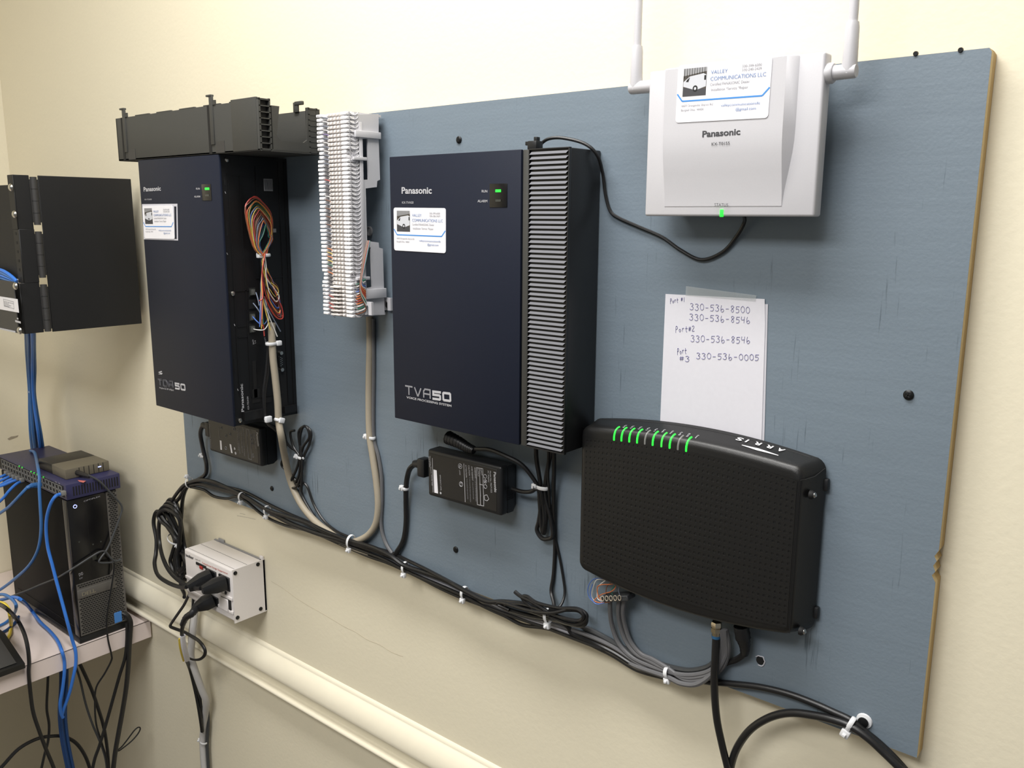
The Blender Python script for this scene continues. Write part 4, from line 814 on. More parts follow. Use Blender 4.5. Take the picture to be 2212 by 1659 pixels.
# grey cables
cable('grey_cable', 'grey cable leaving the white block and running along the bottom bundle to the modem', 'cable',
      Y([(806, 688, .022), (807, 800, .0212), (806, 900, .0212), (808, 950, .0212), (817, 985, .0212), (824, 1030, .0212), (825, 1080, .0212), (823, 1130, .0212), (830, 1165, .0212), (846, 1194, .0225), (872, 1218, .0235)] + run(13, 22, lambda i: -4 - 3 * math.sin(i), .0235) + run(23, 24, 6, .0235) + [(1530, 1465, .024), (1562, 1440, .026), (1574, 1400, .03), (1568, 1360, .034)]), .0026, 'cordg')
cable('grey_cable', 'light grey flat cable showing under the black cords of the long bundle', 'cable', Y(run(10, 25, lambda i: 3 * math.sin(i * .7) + 2, .0218)), .0032, 'cordl', r2=.0022)
for k, (du, lab) in enumerate(((0, 'grey phone cable bowing down from left side of the coloured wire plug'), (18, 'grey phone cable bowing down from the middle of the coloured wire plug'), (28, 'thicker grey phone cable bowing down from right side of the coloured wire plug'))):
    cable('phone_cable', lab, 'cable', Y([(1318 + du * 1.15, 1296 - du * .2, .034), (1318 + du, 1320, .03), (1322 + du, 1350, .026), (1334 + du, 1385, .024), (1356 + du, 1412, .024), (1385 + du * .9, 1430 - du * .2, .0245), (1440, 1450 - k * 4, .0265), (1480, 1458 + k * 5, .027), (1520, 1454 + k * 6, .028), (1545, 1440 + k * 6, .029), (1556 + k * 6, 1415, .03), (1560 + k * 4, 1385, .033), (1556 + k * 5, 1360, .036)]), .0026, 'cordg')
cable('phone_cable', 'grey printed phone cable sagging lowest below the modem', 'cable', Y([(1236, 1366, .0205), (1285, 1390, .0208), (1330, 1413, .0215), (1370, 1437, .0245), (1440, 1462, .029), (1470, 1476, .031), (1500, 1479, .031), (1524, 1468, .031), (1545, 1447, .031), (1552, 1420, .032), (1550, 1380, .034), (1552, 1358, .036)]), .0028, 'cordg')
cable('phone_cable', 'dark grey cable lying behind the curved grey phone cables', 'cable', Y([(1255, 1352, .0212), (1290, 1368, .0212), (1330, 1390, .0212), (1370, 1412, .0212), (1410, 1428, .0212), (1445, 1440, .0214), (1490, 1448, .022), (1530, 1440, .023), (1550, 1420, .026)]), .003, 'cordd')
# coloured wire plug under the modem
wp = thing('wire_plug', 'block plug with coloured loose wires poking from under the modem bottom left corner', 'plug', PY(1320, 1300, -.03))
a, b = PY(1300, 1280, -.034), PY(1352, 1300, -.034)
m_ = Matrix.Translation((a + b) / 2 + Vector((.004, 0, .0015))) @ Matrix.Rotation(math.radians(-19), 4, 'Y')
build('plug_body', G().box(-.016, .020, -.008, .008, -.003, .0035, .001, 1, mtx=m_), 'cordd', wp)
for k in range(5):
    q = m_ @ Vector((-.013 + .0058 * k, -.0085, .0015)); build('contact_loop', G().tube([q + Vector((.0019 * math.cos(t), -.0005, .0029 * math.sin(t))) for t in [i * .524 for i in range(12)]], .00055, 5, closed=True), 'beige', wp, 'ivory contact loop')
for k, (c, P_) in enumerate((('blue', [(1310, 1300), (1283, 1300), (1271, 1285), (1272, 1264), (1285, 1250), (1310, 1252)]), ('white', [(1312, 1300), (1292, 1302), (1279, 1290), (1282, 1268), (1290, 1252), (1312, 1254)]), ('orange', [(1318, 1300), (1298, 1302), (1284, 1297), (1300, 1284), (1320, 1278), (1330, 1268), (1325, 1258)]), ('white', [(1322, 1298), (1300, 1298), (1290, 1290), (1294, 1266), (1308, 1254)]), ('orange', [(1316, 1298), (1296, 1294), (1290, 1270), (1300, 1263), (1320, 1262), (1335, 1258)]), ('brown', [(1330, 1296), (1312, 1290), (1310, 1270), (1322, 1256)]), ('green', [(1338, 1292), (1324, 1286), (1322, 1272), (1332, 1262)]), ('white', [(1300, 1304), (1297, 1292), (1304, 1288), (1308, 1298)]), ('slate', [(1340, 1288), (1336, 1276), (1338, 1265)]), ('blue', [(1306, 1302), (1290, 1305), (1280, 1297), (1275, 1280), (1280, 1262)]))):
    build('loose_wire', G().tube(smoothpath([PY(u, v, -.036 - .0011 * (k % 5)) for u, v in P_], 5), .00055, 5), WC[c], wp)
# coax
cx = thing('coax_cable', 'thick black coaxial cable hanging straight down from a metal connector under the modem', 'cable', PY(1548, 1345, -.036))
g = G(); p, q = PY(1548, 1343, -.036), PY(1547, 1374, -.036)
g.lathe(p, p.lerp(q, .72), [(0, .0050), (.1, .0056), (.45, .0056), (.48, .0048), (.55, .0048), (.58, .0056), (.97, .0056), (1, .005)], 6, 0); g.lathe(p.lerp(q, .7), q, [(0, .0045), (1, .0045)], 18, 0); build('connector', g, 'nickel', cx, 'silver screw-on connector')
build('blue_ring', G().lathe(p.lerp(q, .93), p.lerp(q, 1.12), [(0, .0047), (1, .0047)], 16), 'teal', cx)
build('sheath', G().tube(smoothpath(down([PY(u, v, -d) for u, v, d in ((1547, 1377, .036), (1545, 1420, .036), (1543, 1480, .034), (1548, 1550, .031), (1560, 1610, .028), (1572, 1660, .026), (1584, 1720, .026), (1590, 1800, .030))], -.034), 6), .0040, 10), 'cord', cx)
cable('coax_cable', 'thick black coaxial cable arching up from the bottom and leaving at the lower right', 'cable', [Vector((PY(1575, 1800, -.034).x - .012, -.036, ZF + .004)), Vector((PY(1575, 1800, -.034).x - .012, -.036, -.9)), Vector((PY(1575, 1800, -.034).x - .006, -.036, -.3))] + down(Y([(1575, 1800, .034), (1574, 1740, .028), (1575, 1690, .023), (1580, 1650, .022), (1594, 1612, .0235), (1622, 1575, .0245), (1662, 1550, .0245), (1706, 1540, .025), (1755, 1545, .026), (1800, 1555, .0275), (1838, 1569, .0285), (1875, 1594, .0285), (1910, 1626, .028), (1940, 1655, .028), (1975, 1690, .026), (2010, 1730, .026)]), -.036), .0040, 'cord', res=10)
cable('coax_cable', 'black cable running from behind the hanging coaxial cable to the lower right tie', 'cable', down(Y([(1500, 1468, .0235), (1540, 1474, .0225), (1580, 1477, .0222), (1640, 1484, .0222), (1700, 1498, .0222), (1755, 1518, .0225), (1800, 1538, .0232), (1838, 1556, .0245), (1868, 1580, .0235), (1900, 1606, .022), (1935, 1640, .0215), (1965, 1675, .022), (1985, 1705, .026)]), -.028), .0034, 'cord', res=10)
g = G(); c = PY(1867, 1557, YB - .0005); g.lathe(c + Vector((0, .0001, 0)), c + Vector((0, -.004, 0)), [(0, .0075), (.4, .007), (.6, .0042), (1, .0038)], 20, 0); g.lathe(c + Vector((0, -.0035, 0)), c + Vector((0, -.0052, 0)), [(0, .0050), (.6, .0048), (1, .003)], 16, 1)
tag(build('tie_mount', g, ['tie', 'screw']), 'white screw-down tie mount with a black screw near the lower right board corner', 'cable mount')
# beige multi-pair cable of the white block
cable('beige_cable', 'thick beige cable dropping from the white block and bending left into the bundle', 'cable', Y([(798, 680, .023), (799, 740, .0235), (797, 820, .024), (797, 900, .024), (799, 945, .0245), (805, 985, .0245), (813, 1040, .0245), (817, 1090, .0245), (812, 1130, .0245), (798, 1153, .0245), (778, 1166, .0245), (755, 1172, .0235), (735, 1170, .0225)]), .0048, 'beige', res=12)
# hank beside the left adapter
cable('lead', 'thin black lead coiled in a hank beside the left power adapter', 'cord', Y([(606, 925, .045), (622, 960, .034), (640, 975, .026), (648, 988, .026), (655, 965, .026), (668, 945, .027), (664, 925, .028), (655, 922, .028), (648, 945, .027), (648, 985, .026), (640, 1015, .026), (628, 1040, .026), (630, 1053, .026), (642, 1050, .026), (652, 1020, .025), (655, 990, .025), (668, 960, .025), (672, 935, .026), (660, 921, .026), (645, 935, .025), (652, 990, .028), (652, 1030, .027), (651, 1060, .026)]), .0020, 'cord')
cable('lead', 'second thin lead looping from the hank beside the left adapter into the bundle', 'cord', Y([(612, 930, .044), (618, 955, .034), (614, 985, .03), (608, 1003, .027), (618, 1016, .024), (632, 1028, .023), (646, 1050, .022), (655, 1075, .0212), (672, 1105, .0212), (692, 1132, .0215), (715, 1152, .0228), (740, 1164, .024)]), .0020, 'cord')
cable('lead', 'thin black lead sweeping from the left hank down to the big white tie', 'cord', Y([(636, 930, .028), (627, 935, .027), (634, 965, .027), (648, 990, .027), (646, 1025, .026), (638, 1045, .025), (652, 1042, .0235), (664, 1052, .022), (678, 1090, .0208), (700, 1125, .0208), (728, 1148, .0215), (755, 1160, .0235)]), .0019, 'cord')
# under the middle unit
cable('lead', 'black lead hanging under the middle unit in a tied hank', 'cord', Y([(1158, 945, .042), (1158, 975, .04), (1160, 1000, .034), (1168, 1050, .028), (1168, 1095, .026), (1164, 1125, .026), (1160, 1145, .026), (1170, 1162, .026), (1184, 1164, .026), (1194, 1156, .026), (1190, 1120, .026), (1178, 1070, .027), (1180, 1030, .028), (1190, 980, .034), (1193, 965, .038), (1193, 945, .042)]), .0026, 'cord')
cable('lead', 'black lead dropping straight from the middle unit to the right coil', 'cord', Y([(1197, 945, .042), (1197, 977, .038), (1197, 1020, .03), (1196, 1060, .026), (1197, 1120, .0225), (1199, 1180, .0205), (1196, 1240, .0205), (1191, 1275, .0225), (1196, 1300, .028), (1198, 1315, .034)]), .0024, 'cord')
cable('lead', 'thin black lead with a narrow loop right of the drop under the middle unit', 'cord', Y([(1185, 945, .042), (1185, 977, .038), (1184, 1030, .029), (1186, 1060, .028), (1190, 1120, .0235), (1201, 1170, .0205), (1210, 1210, .0202), (1217, 1250, .0202), (1220, 1280, .022), (1214, 1303, .028), (1202, 1318, .035)]), .0016, 'cord')
ld_b = cable('lead', 'black lead arching from under the middle unit over the adapter to the hank', 'cord', Y([(1018, 970, .044), (1035, 970, .044), (1060, 972, .044), (1095, 986, .044), (1125, 1002, .040), (1148, 1028, .034), (1163, 1055, .029), (1166, 1090, .0265), (1170, 1140, .0255), (1176, 1150, .0255), (1180, 1110, .0255), (1176, 1060, .026)]), .0026, 'cord')
cable('lead', 'black lead from the right end of the middle adapter into the hank', 'cord', Y([(1106, 1056, .034), (1128, 1062, .034), (1146, 1062, .034), (1158, 1056, .032), (1168, 1062, .030), (1174, 1095, .027), (1176, 1130, .027), (1172, 1152, .027)]), .0026, 'cord')
g = G(); P_ = smoothpath([PY(u, v, -d) for u, v, d in ((968, 945, .046), (990, 955, .046), (1010, 967, .045), (1024, 973, .044))], 4); g.tube(P_, [.0085 - .0035 * i / (len(P_) - 1) for i in range(len(P_))], 10)
for p, q in list(zip(P_, P_[1:]))[::1]: g.tube([p, p.lerp(q, .35)], .0088 - .0035 * P_.index(p) / (len(P_) - 1), 10)
build('ribbed_boot', g, 'black', ld_b)
# plugs in the surge box (each closes its cord)
def plug(parent_label, u, v, bx, bz, ln, dirv, m='black', boot=None):
    c = PY(u, v, SY - .002); g = G(); d = Vector(dirv).normalized(); upv = Vector((0, 0, 1)); upv = (upv - d * upv.dot(d)).normalized(); rt = d.cross(upv)
    secs = [(0, 1.0), (.45, 1.0), (.7, .8), (1.0, .55)]; rs_ = []
    for t, k in secs: 
        o = c + d * (ln * t); rs_.append([o + rt * (bx * k * math.cos(a) * (1.15 if abs(math.cos(a)) > .5 and abs(math.sin(a)) > .5 else 1)) + upv * (bz * k * math.sin(a) * (1.15 if abs(math.cos(a)) > .5 and abs(math.sin(a)) > .5 else 1)) for a in [i * math.pi / 8 for i in range(16)]])
    for r, q in zip(rs_, rs_[1:]): g.add(r + q, [[i, (i + 1) % 16, 16 + (i + 1) % 16, 16 + i] for i in range(16)], 0, True)
    g.add(rs_[0], [list(range(16))]); g.add(rs_[-1], [list(range(16))])
    e = c + d * ln
    if boot:
        P_ = smoothpath([e - d * .002] + [PY(*b) for b in boot], 6); n = len(P_); g.tube(P_, [.0066 - .0024 * i / (n - 1) + (.0007 if i % 2 else 0) for i in range(n)], 10)
    return build('power_plug', g, m, parent_label)
plug(mc_l, 457, 1246, .0125, .014, .040, (-.30, -.9, -.25))
plug(mc_m, 486, 1258, .0115, .0125, .038, (-.22, -.95, -.10))
pc = cable('mains_cable', 'black tagged power cord curving down from the lower outlet of the surge box', 'cord', Y([(396, 1348, .100), (393, 1362, .096), (394, 1378, .088), (398, 1400, .08), (402, 1422, .06), (412, 1450, .035), (424, 1500, .03), (432, 1545, .026), (437, 1580, .018)]), .0034, 'cord', r2=.0034)
plug(pc, 459, 1295, .0125, .012, .030, (-.25, -.9, -.25), boot=[(415, 1325, -.104), (402, 1334, -.104), (394, 1350, -.100)])
tgp = smoothpath([PY(u, v, -d) for u, v, d in ((395, 1372, .090), (397, 1392, .086), (401, 1410, .078), (405, 1424, .068))], 4)
tg = thing('cord_tag', 'white and yellow warning tag wrapped on the cord under the surge box', 'tag', tgp[0])
g = G(); g.tube([p + Vector((.001, -.001, 0)) for p in tgp], .0050, 8, r2=.0040); build('white_tag', g, 'paper', tg)
g = G(); g.tube([p + Vector((-.0048, -.003, -.003)) for p in tgp[1:]], .0036, 6, r2=.001); build('yellow_tag', g, 'yellow', tg, 'yellow warning strip')
lgp = G()
for k in range(5): p = tgp[4 + k]; lgp.box(p.x - .007, p.x - .0045, p.y - .0046, p.y - .0043, p.z - .0006, p.z + .0006)
build('printed_marks', lgp, 'print', tg)
cable('flat_cord', 'thin black flat cord folded sharply below left of the surge box', 'cord', Y([(408, 1285, .05), (398, 1306, .046), (385, 1325, .044), (370, 1347, .044), (368, 1353, .045), (376, 1357, .046), (395, 1364, .05), (412, 1373, .054), (430, 1385, .056), (442, 1402, .056), (442, 1415, .056), (432, 1424, .056), (418, 1425, .056), (404, 1420, .058)]), .0030, 'cord', r2=.0020, up=(0, 0, 1))
cable('flat_cord', 'thin black cord dropping straight down behind the surge box plugs', 'cord', Y([(418, 1285, .02), (416, 1320, .026), (412, 1350, .036), (409, 1390, .04), (412, 1420, .04), (420, 1455, .035), (432, 1505, .028), (436, 1550, .02)]), .0026, 'cord')
cable('grey_conduit', 'thick light grey cable running down the wall from under the surge box', 'cable', down(Y([(421, 1270, .012), (421, 1310, .020), (418, 1350, .036), (414, 1390, .040), (413, 1420, .040), (422, 1450, .036), (436, 1490, .028), (445, 1515, .020), (443, 1545, .014), (439, 1580, .012), (438, 1602, .012), (440, 1640, .012), (443, 1690, .012), (443, 1760, .012)]), -.014), .0064, 'lgrey', res=12)
cable('flat_cord', 'dark cord running down the wall right of the light grey cable at the bottom', 'cord', down(Y([(447, 1512, .010), (450, 1560, .008), (448, 1605, .008), (450, 1650, .008), (453, 1700, .008), (453, 1760, .008)]), -.010), .0030, 'cordd')

# coloured multi-pair hank on the open side of the left unit
HX = T1 + .010
mp_ = thing('multi_pair_cable', 'beige cable with a tied hank of bright coloured wires beside the left navy unit', 'cable', PX(600, 905, HX))
PXs = lambda L: [PX(u, v, x) for u, v, x in L]
build('sheath', G().tube(smoothpath(PXs([(588, 697, HX + .003), (587, 715, HX + .004), (588, 742, HX + .004), (590, 775, HX + .004), (595, 820, HX + .004), (600, 870, HX + .004), (602, 910, HX + .003)]) + [PY(608, 945, -.062), PY(615, 985, -.04), PY(628, 1040, -.0245), PY(650, 1088, -.0245), PY(680, 1125, -.0245), PY(712, 1150, -.024), PY(745, 1173, -.0232), PY(800, 1196, -.0225)], 6), .0052, 12), 'beige', mp_)
cols = ['orange', 'red', 'orange', 'yellow', 'red', 'blue', 'brown', 'green', 'orange', 'violet', 'white', 'red', 'slate', 'orange']
for i in range(56):   # upper loops above the tie
    t = random.random(); c = cols[i % len(cols)] if t > .35 else random.choice(['orange', 'red', 'orange', 'brown'])
    if t < .2: c = random.choice(['blue', 'violet', 'green', 'slate'])
    t = t * .15 if i % 4 == 0 else (t if i % 3 else t * .45); ju = lambda s_=3: random.uniform(-s_, s_); x = HX + .004 + random.uniform(-.004, .009)
    L_, A_, R_ = (lambda w: ((568 + (526 - 568) * w, 508 + (452 - 508) * w), (575 + (546 - 575) * w, 488 + (422 - 488) * w), (580 + (589 - 580) * w, 505 + (470 - 505) * w)))(t ** .7)
    build('wire', G().tube(smoothpath(PXs([(567 + ju(7), 553, x), (560 + ju() + (L_[0] - 566) * .35, 530, x), (L_[0] + ju(2), L_[1] + ju(3), x), (A_[0] - 12 * t + ju(2), A_[1] + 8 * t + ju(2), x), (A_[0] + 8 * t, A_[1] + ju(2), x), (R_[0] - 6 * t, R_[1] - 18 * t + ju(2), x - .002), (R_[0] + ju(2), R_[1] + 8, x - .003), (586 + ju(3), 515 + ju(), x - .003), (577 + ju(3), 535, x - .002), (569 + ju(7), 553, x)]), 4), .00072, 5), WC[c], mp_)
for i in range(26):   # lower loops and tails below the tie
    c = random.choice(['orange', 'red', 'orange', 'brown', 'orange', 'red', 'green', 'blue', 'white', 'black', 'slate', 'yellow']); ju = lambda s_=3: random.uniform(-s_, s_); x = HX + .004 + random.uniform(-.004, .008); e = random.uniform(.1, 1)
    build('wire', G().tube(smoothpath(PXs([(568 + ju(4), 548, x), (571 + ju(5), 575, x), (578 + ju(5) + 4 * e, 600 + ju(3), x), (592 + 10 * e + ju(2), 608 + 50 * e, x - .002), (600 + 8 * e, 618 + 62 * e, x - .003), (592 + 12 * e, 628 + 64 * e, x - .002), (582 + 5 * e, 615 + 55 * e, x), (575 + ju(4), 610 + 20 * e, x), (568 + ju(4), 570, x), (567 + ju(4), 550, x)]), 4), .00072, 5), WC[c], mp_)
for i, (c, ue, ve) in enumerate((('blue', 561, 706), ('yellow', 565, 710), ('red', 571, 726), ('orange', 567, 705), ('green', 569, 700), ('violet', 563, 700), ('white', 599, 727), ('slate', 606, 716), ('yellow', 584, 713), ('orange', 566, 690), ('red', 560, 650))):
    x = HX + .006 + .0008 * i; build('wire', G().tube(smoothpath(PXs([(567 + i * .6, 548, x), (566, 590, x), (563 + i * .5, 640, x), (ue, ve, x)]), 4), .0008, 5), WC[c], mp_)
for c, L_ in (('white', [(548, 711, xs + .004), (560, 713, HX + .006), (572, 711, HX + .008), (580, 695, HX + .008), (578, 670, HX + .008), (571, 640, HX + .006)]), ('blue', [(546, 684, xs + .004), (555, 694, HX + .003), (566, 702, HX + .006), (576, 694, HX + .006), (581, 675, HX + .006)]), ('slate', [(547, 655, xs + .004), (555, 665, HX), (562, 676, HX + .003)]), ('slate', [(553, 632, xs + .004), (557, 645, HX), (560, 660, HX + .003)]), ('red', [(572, 640, HX + .008), (586, 672, HX + .009), (600, 688, HX + .009), (611, 686, HX + .008), (609, 665, HX + .006), (603, 650, HX + .005)]), ('red', [(574, 645, HX + .008), (588, 670, HX + .008), (602, 684, HX + .008), (610, 682, HX + .007)])):
    build('wire', G().tube(smoothpath(PXs(L_), 5), .0008, 5), WC[c], mp_)
def tiex(label, u, v, x, ra, rb, head, hs=1.0, tilt=0.0):
    """cable tie on a vertical bundle lying on the open side"""
    c = PX(u, v, x); A = Vector((0, tilt, 1)).normalized(); Pp = Vector((0, 1, -tilt)).normalized(); N = Vector((1, 0, 0)); t = thing('cable_tie', label, 'cable tie', c, 'white cable ties')
    build('strap', G().tube([c + Pp * (math.cos(k * math.pi / 10) * ra) + N * (math.sin(k * math.pi / 10) * rb) for k in range(20)], .0022, 6, closed=True, r2=.0007, up=A), 'tie', t)
    m_ = Matrix.Translation(c + Pp * (ra + .001) * head + N * rb * .7) @ Matrix((Pp, N, A)).transposed().to_4x4()
    build('head', G().box(-.0042 * hs, .0042 * hs, -.0028, .0028, -.0036 * hs, .0036 * hs, .0013, 2, mtx=m_), 'tie', t)
tiex('white cable tie pinching the hank of coloured wires', 569, 551, HX + .004, .0095, .009, -1)
tiex('white cable tie near the top of the beige cable beside the left unit', 586, 742, HX + .004, .0085, .0065, 1)
tiex('white cable tie hanging on the dark leads at the bottom of the left unit', 577, 905, HX + .002, .0035, .004, 0, 1.25)
tiex('white cable tie at the bottom of the beige cable below the left unit', 603, 907, HX + .003, .0072, .0062, .1, 1.1, .3)
for k in range(2):
    cable('lead', ('thin black lead just left of the beige cable on the left unit', 'second thin black lead, farther left of the beige cable on the left unit')[k], 'cord', PXs([(582 - k * 3, 745, HX), (579 - k * 4, 800, HX), (572 - k * 3, 850, HX), (572, 895, HX), (578 + k * 2, 915, HX - .002)]) + [PY(600 + 3 * k, 935, -.05), PY(612 + 2 * k, 965, -.032)], .0018, 'cord')
# ties along the board
tie('white cable tie at the left end of the long bundle by the board corner', 409, 1042, .030, (10, 3), .0135, .011, -1)
tie('white cable tie on the bundle below the left adapter, left of a second one', 522, 1073, .027, (10, 4), .0105, .009, 1)
tie('white cable tie on the bundle beside the small dark screw under the left adapter', 577, 1103, .027, (10, 4), .0115, .009, 1)
tie('large white cable tie where the beige cable meets the bundle', 758, 1170, .027, (10, 5), .0145, .0115, 1)
tie('white cable tie on the upright beige cable left of the middle unit', 802, 945, .0235, (0, 10), .0092, .0065, 1)
tie('white cable tie on the cord left of the middle adapter', 877, 1055, .0265, (0, 10), .0052, .0065, 1)
tie('white cable tie on the cord left of the left adapter', 441, 985, .0265, (0, 10), .0052, .0065, 1)
tie('white cable tie on the bundle just right of the middle adapter cord', 875, 1226, .027, (10, 4), .0115, .009, 1)
tie('white cable tie in the middle of the long bundle under the dark board screw', 1003, 1280, .0275, (10, 4.5), .0115, .0095, 1)
tie('white cable tie around the black coil at right end of the bundle', 1184, 1330, .035, (10, 2), .0120, .011, 1, 1.1)
tie('white cable tie pinching the black hank under the middle unit', 1172, 1053, .029, (0, 10), .0110, .007, 1)
tie('white cable tie pinching the black hank beside the left adapter', 650, 988, .0265, (0, 10), .0085, .006, 1)
tie('white cable tie around the thick black coil above the surge box', 380, 1164, .030, (-2, 10), .0225, .0215, -1)
tie('white cable tie on the grey phone cables below the modem', 1442, 1452, .0265, (10, 2), .0085, .009, 1)
tie('white cable tie on the black coaxial cables at lower right beside the mount', 1838, 1564, .0265, (10, 7), .0105, .0085, 1, 1.2)
tie('white cable tie low on the light grey cable at the picture bottom', 441, 1602, .0115, (0, 10), .0105, .0105, 1)

# ================================================================== desk and what stands on it
DX, DZ = -1.453, -.336
dk = thing('wall_desk', 'pinkish laminate desk under the black computer in the corner', 'desk', (-1.7, -.6, DZ - .04))
build('desk_top', G().box(XL + .002, DX, -1.3, -.003, DZ - .0385, DZ, .0008, 1), 'desk', dk)
build('dark_joint', G().box(DX - .0006, DX + .0003, -1.3, -.003, DZ - .0022, DZ - .0012), 'dark', dk)
for y in (-1.25,): build('support_bracket', G().box(XL + .002, XL + .05, y - .015, y, ZF, DZ - .0386), 'desk', dk)
# tower
PC0, PC1, PCY0, PCY1, PCZ = -1.765, -1.4545, -.1435, -.048, -.046
tw = thing('computer_tower', 'black desktop computer tower with grey perforated front standing on the desk', 'computer', (-1.6, -.095, DZ))
FZ = DZ + .0005
build('case', G().box(PC0, PC1 - .020, PCY0 + .001, PCY1, FZ + .006, PCZ, .002), 'casem', tw)
build('base_trim', G().box(PC0 + .01, PC1 - .001, PCY0, PCY1 + .001, FZ, FZ + .0135, .002), 'black', tw)
build('front_bezel', G().box(PC1 - .021, PC1, PCY0, PCY1, FZ + .0125, PCZ, .003), 'bezel', tw)
fl = ('x', PC1)
g = G(); yl, ym, yh = PCY0 + .003, PCY1 - .022, PCY1 - .001; zl, zm, zh = FZ + .016, PX(170, 1262, PC1).z, PCZ - .002
mo_ = [(yl, zl), (yh, zl), (yh, zh), (ym, zh), (ym, zm + .01), (ym - .006, zm), (yl, zm)]
gplate(g, mo_, [], Vector((PC1 + .0004, 0, 0)), VYc, VZc, VXc, .0012); b0, b1 = zm - .030, zm - .012; n = 0; z = zl + .003
while z < zh - .002:
    off = .0026 if n % 2 else 0; y = (yl if z < zm - .004 else ym) + .002 + off
    while y + .0042 < yh - .001:
        if not (b0 - .002 < z < b1 + .002 and y < ym + .002): g.add([(PC1 + .0012, y, z), (PC1 + .0012, y + .0042, z), (PC1 + .0012, y + .0042, z + .0025), (PC1 + .0012, y, z + .0025)], [[0, 1, 2, 3]], 1)
        y += .0053
    z += .0041; n += 1
build('perforated_grille', g, ['mesh', 'dark'], tw, 'grey perforated grille')
bdg = build('name_strip', G().box(PC1, PC1 + .0022, yl, ym + .002, b0, b1, .001), 'mesh', tw)
L_ = LG('name_letters', 'steel', bdg); gtext(L_, 'DELL', Vector((PC1 + .0022, yl + .008, b0 + .005)), VYc, VZc, .026, .0075, .02)
L_ = LG('front_lettering', 'greyp', tw); ptext(L_, 'OPTIPLEX', 181, 1084.5, 217, 1073, 3.2, fl, .01); ptext(L_, 'DVD', 171, 1245, 180, 1241, 7, fl, .03); ptext(L_, 'RW', 172, 1252, 179, 1249, 4, fl)
c = PX(162, 1094, PC1); g = G(); g.tube([c + Vector((.0004, .0032 * math.sin(t), .0032 * math.cos(t))) for t in [.5 + i * .45 for i in range(13)]], .0006, 5); g.tube([c + Vector((.0004, 0, .0016)), c + Vector((.0004, 0, .0042))], .0006, 4); build('power_light', g, 'bluel', tw, 'pale blue power symbol')
g = G(); p = [PX(u, v, PC1) for u, v in ((188, 1060), (206, 1244))]; y = PX(191, 1150, PC1).y; g.box(PC1 - .0002, PC1 + .0004, y - .0003, y + .0003, PX(205, 1246, PC1).z, PCZ - .003); build('drive_seam', g, 'dark', tw)
for u, v in ((171, 1171), (201, 1176), (218, 1170)): c = PX(u, v, PC1); build('front_socket', G().lathe(c, c + Vector((.0006, 0, 0)), [(0, .0016), (1, .0014)], 10), 'leddk', tw)
g = G(); c = PX(204, 1205, PC1); g.box(c.x, c.x + .0006, c.y - .004, c.y + .004, c.z - .004, c.z + .004); build('usb_socket', g, 'leddk', tw)
c = PX(256, 1332, PC1); build('badge', G().box(PC1 + .001, PC1 + .0018, c.y - .009, c.y + .006, c.z - .011, c.z + .011, .0004, 1), 'sticker', tw, 'blue badge sticker')
g = G(); g.box(PC0 + .02, PC1 - .02, PCY0 + .0004, PCY0 + .0012, FZ + .030, FZ + .0308); build('side_seam', g, 'dark', tw)
# network switch
SWZ = PCZ + .0006; SA, SB, SC, SD = -1.772, -1.4545, -.142, -.040
sw_ = thing('network_switch', 'indigo metal network switch lying flat on the computer tower', 'network switch', (-1.61, -.09, SWZ))
build('housing', G().box(SA, SB, SC, SD, SWZ, SWZ + .030, .0012), 'swblue', sw_)
for k in range(17):
    y = SC + .012 + .0052 * k; build('vent_slot', G().box(SB - .001, SB + .0003, y, y + .0024, SWZ + .006, SWZ + .024), 'dark', sw_)
build('port_strip', G().box(SA + .004, SB - .010, SC - .0008, SC + .001, SWZ + .004, SWZ + .026), 'dark', sw_)
for k in range(20):
    x = SB - .022 - .0142 * k
    for r in range(2):
        g = G(); z0 = SWZ + .0055 + .0102 * r
        g.box(x - .0062, x + .0062, SC - .0022, SC - .0006, z0, z0 + .0009); g.box(x - .0062, x + .0062, SC - .0022, SC - .0006, z0 + .0085, z0 + .0094); g.box(x - .0064, x - .0055, SC - .0022, SC - .0006, z0, z0 + .0094); g.box(x + .0055, x + .0064, SC - .0022, SC - .0006, z0, z0 + .0094)
        build('port', g, 'ledoff', sw_)
for k in (5, 6, 7, 8, 9, 12, 13): x = SB - .022 - .0142 * k; build('port_light', G().box(x - .001, x + .001, SC - .0026, SC - .001, SWZ + .0265, SWZ + .0285), 'greend', sw_)
L_ = LG('switch_lettering', 'silver', sw_)
for k, s_ in enumerate(('23', '24')): gtext(L_, s_, Vector((SB - .030 - .014 * k, SC - .0001, SWZ + .0268)), VXc, VZc, .006, .0026, .01)
gtext(L_, 'GS', Vector((SB - .0075, SC - .0001, SWZ + .008)), VXc, VZc, .006, .006, .01)
g = G(); gpoly(g, [(167, 1037), (186, 1039), (180, 1043), (172, 1041)], ('z', SWZ + .030), .0003); build('label_sticker', g, 'redp', sw_, 'small pinkish label')
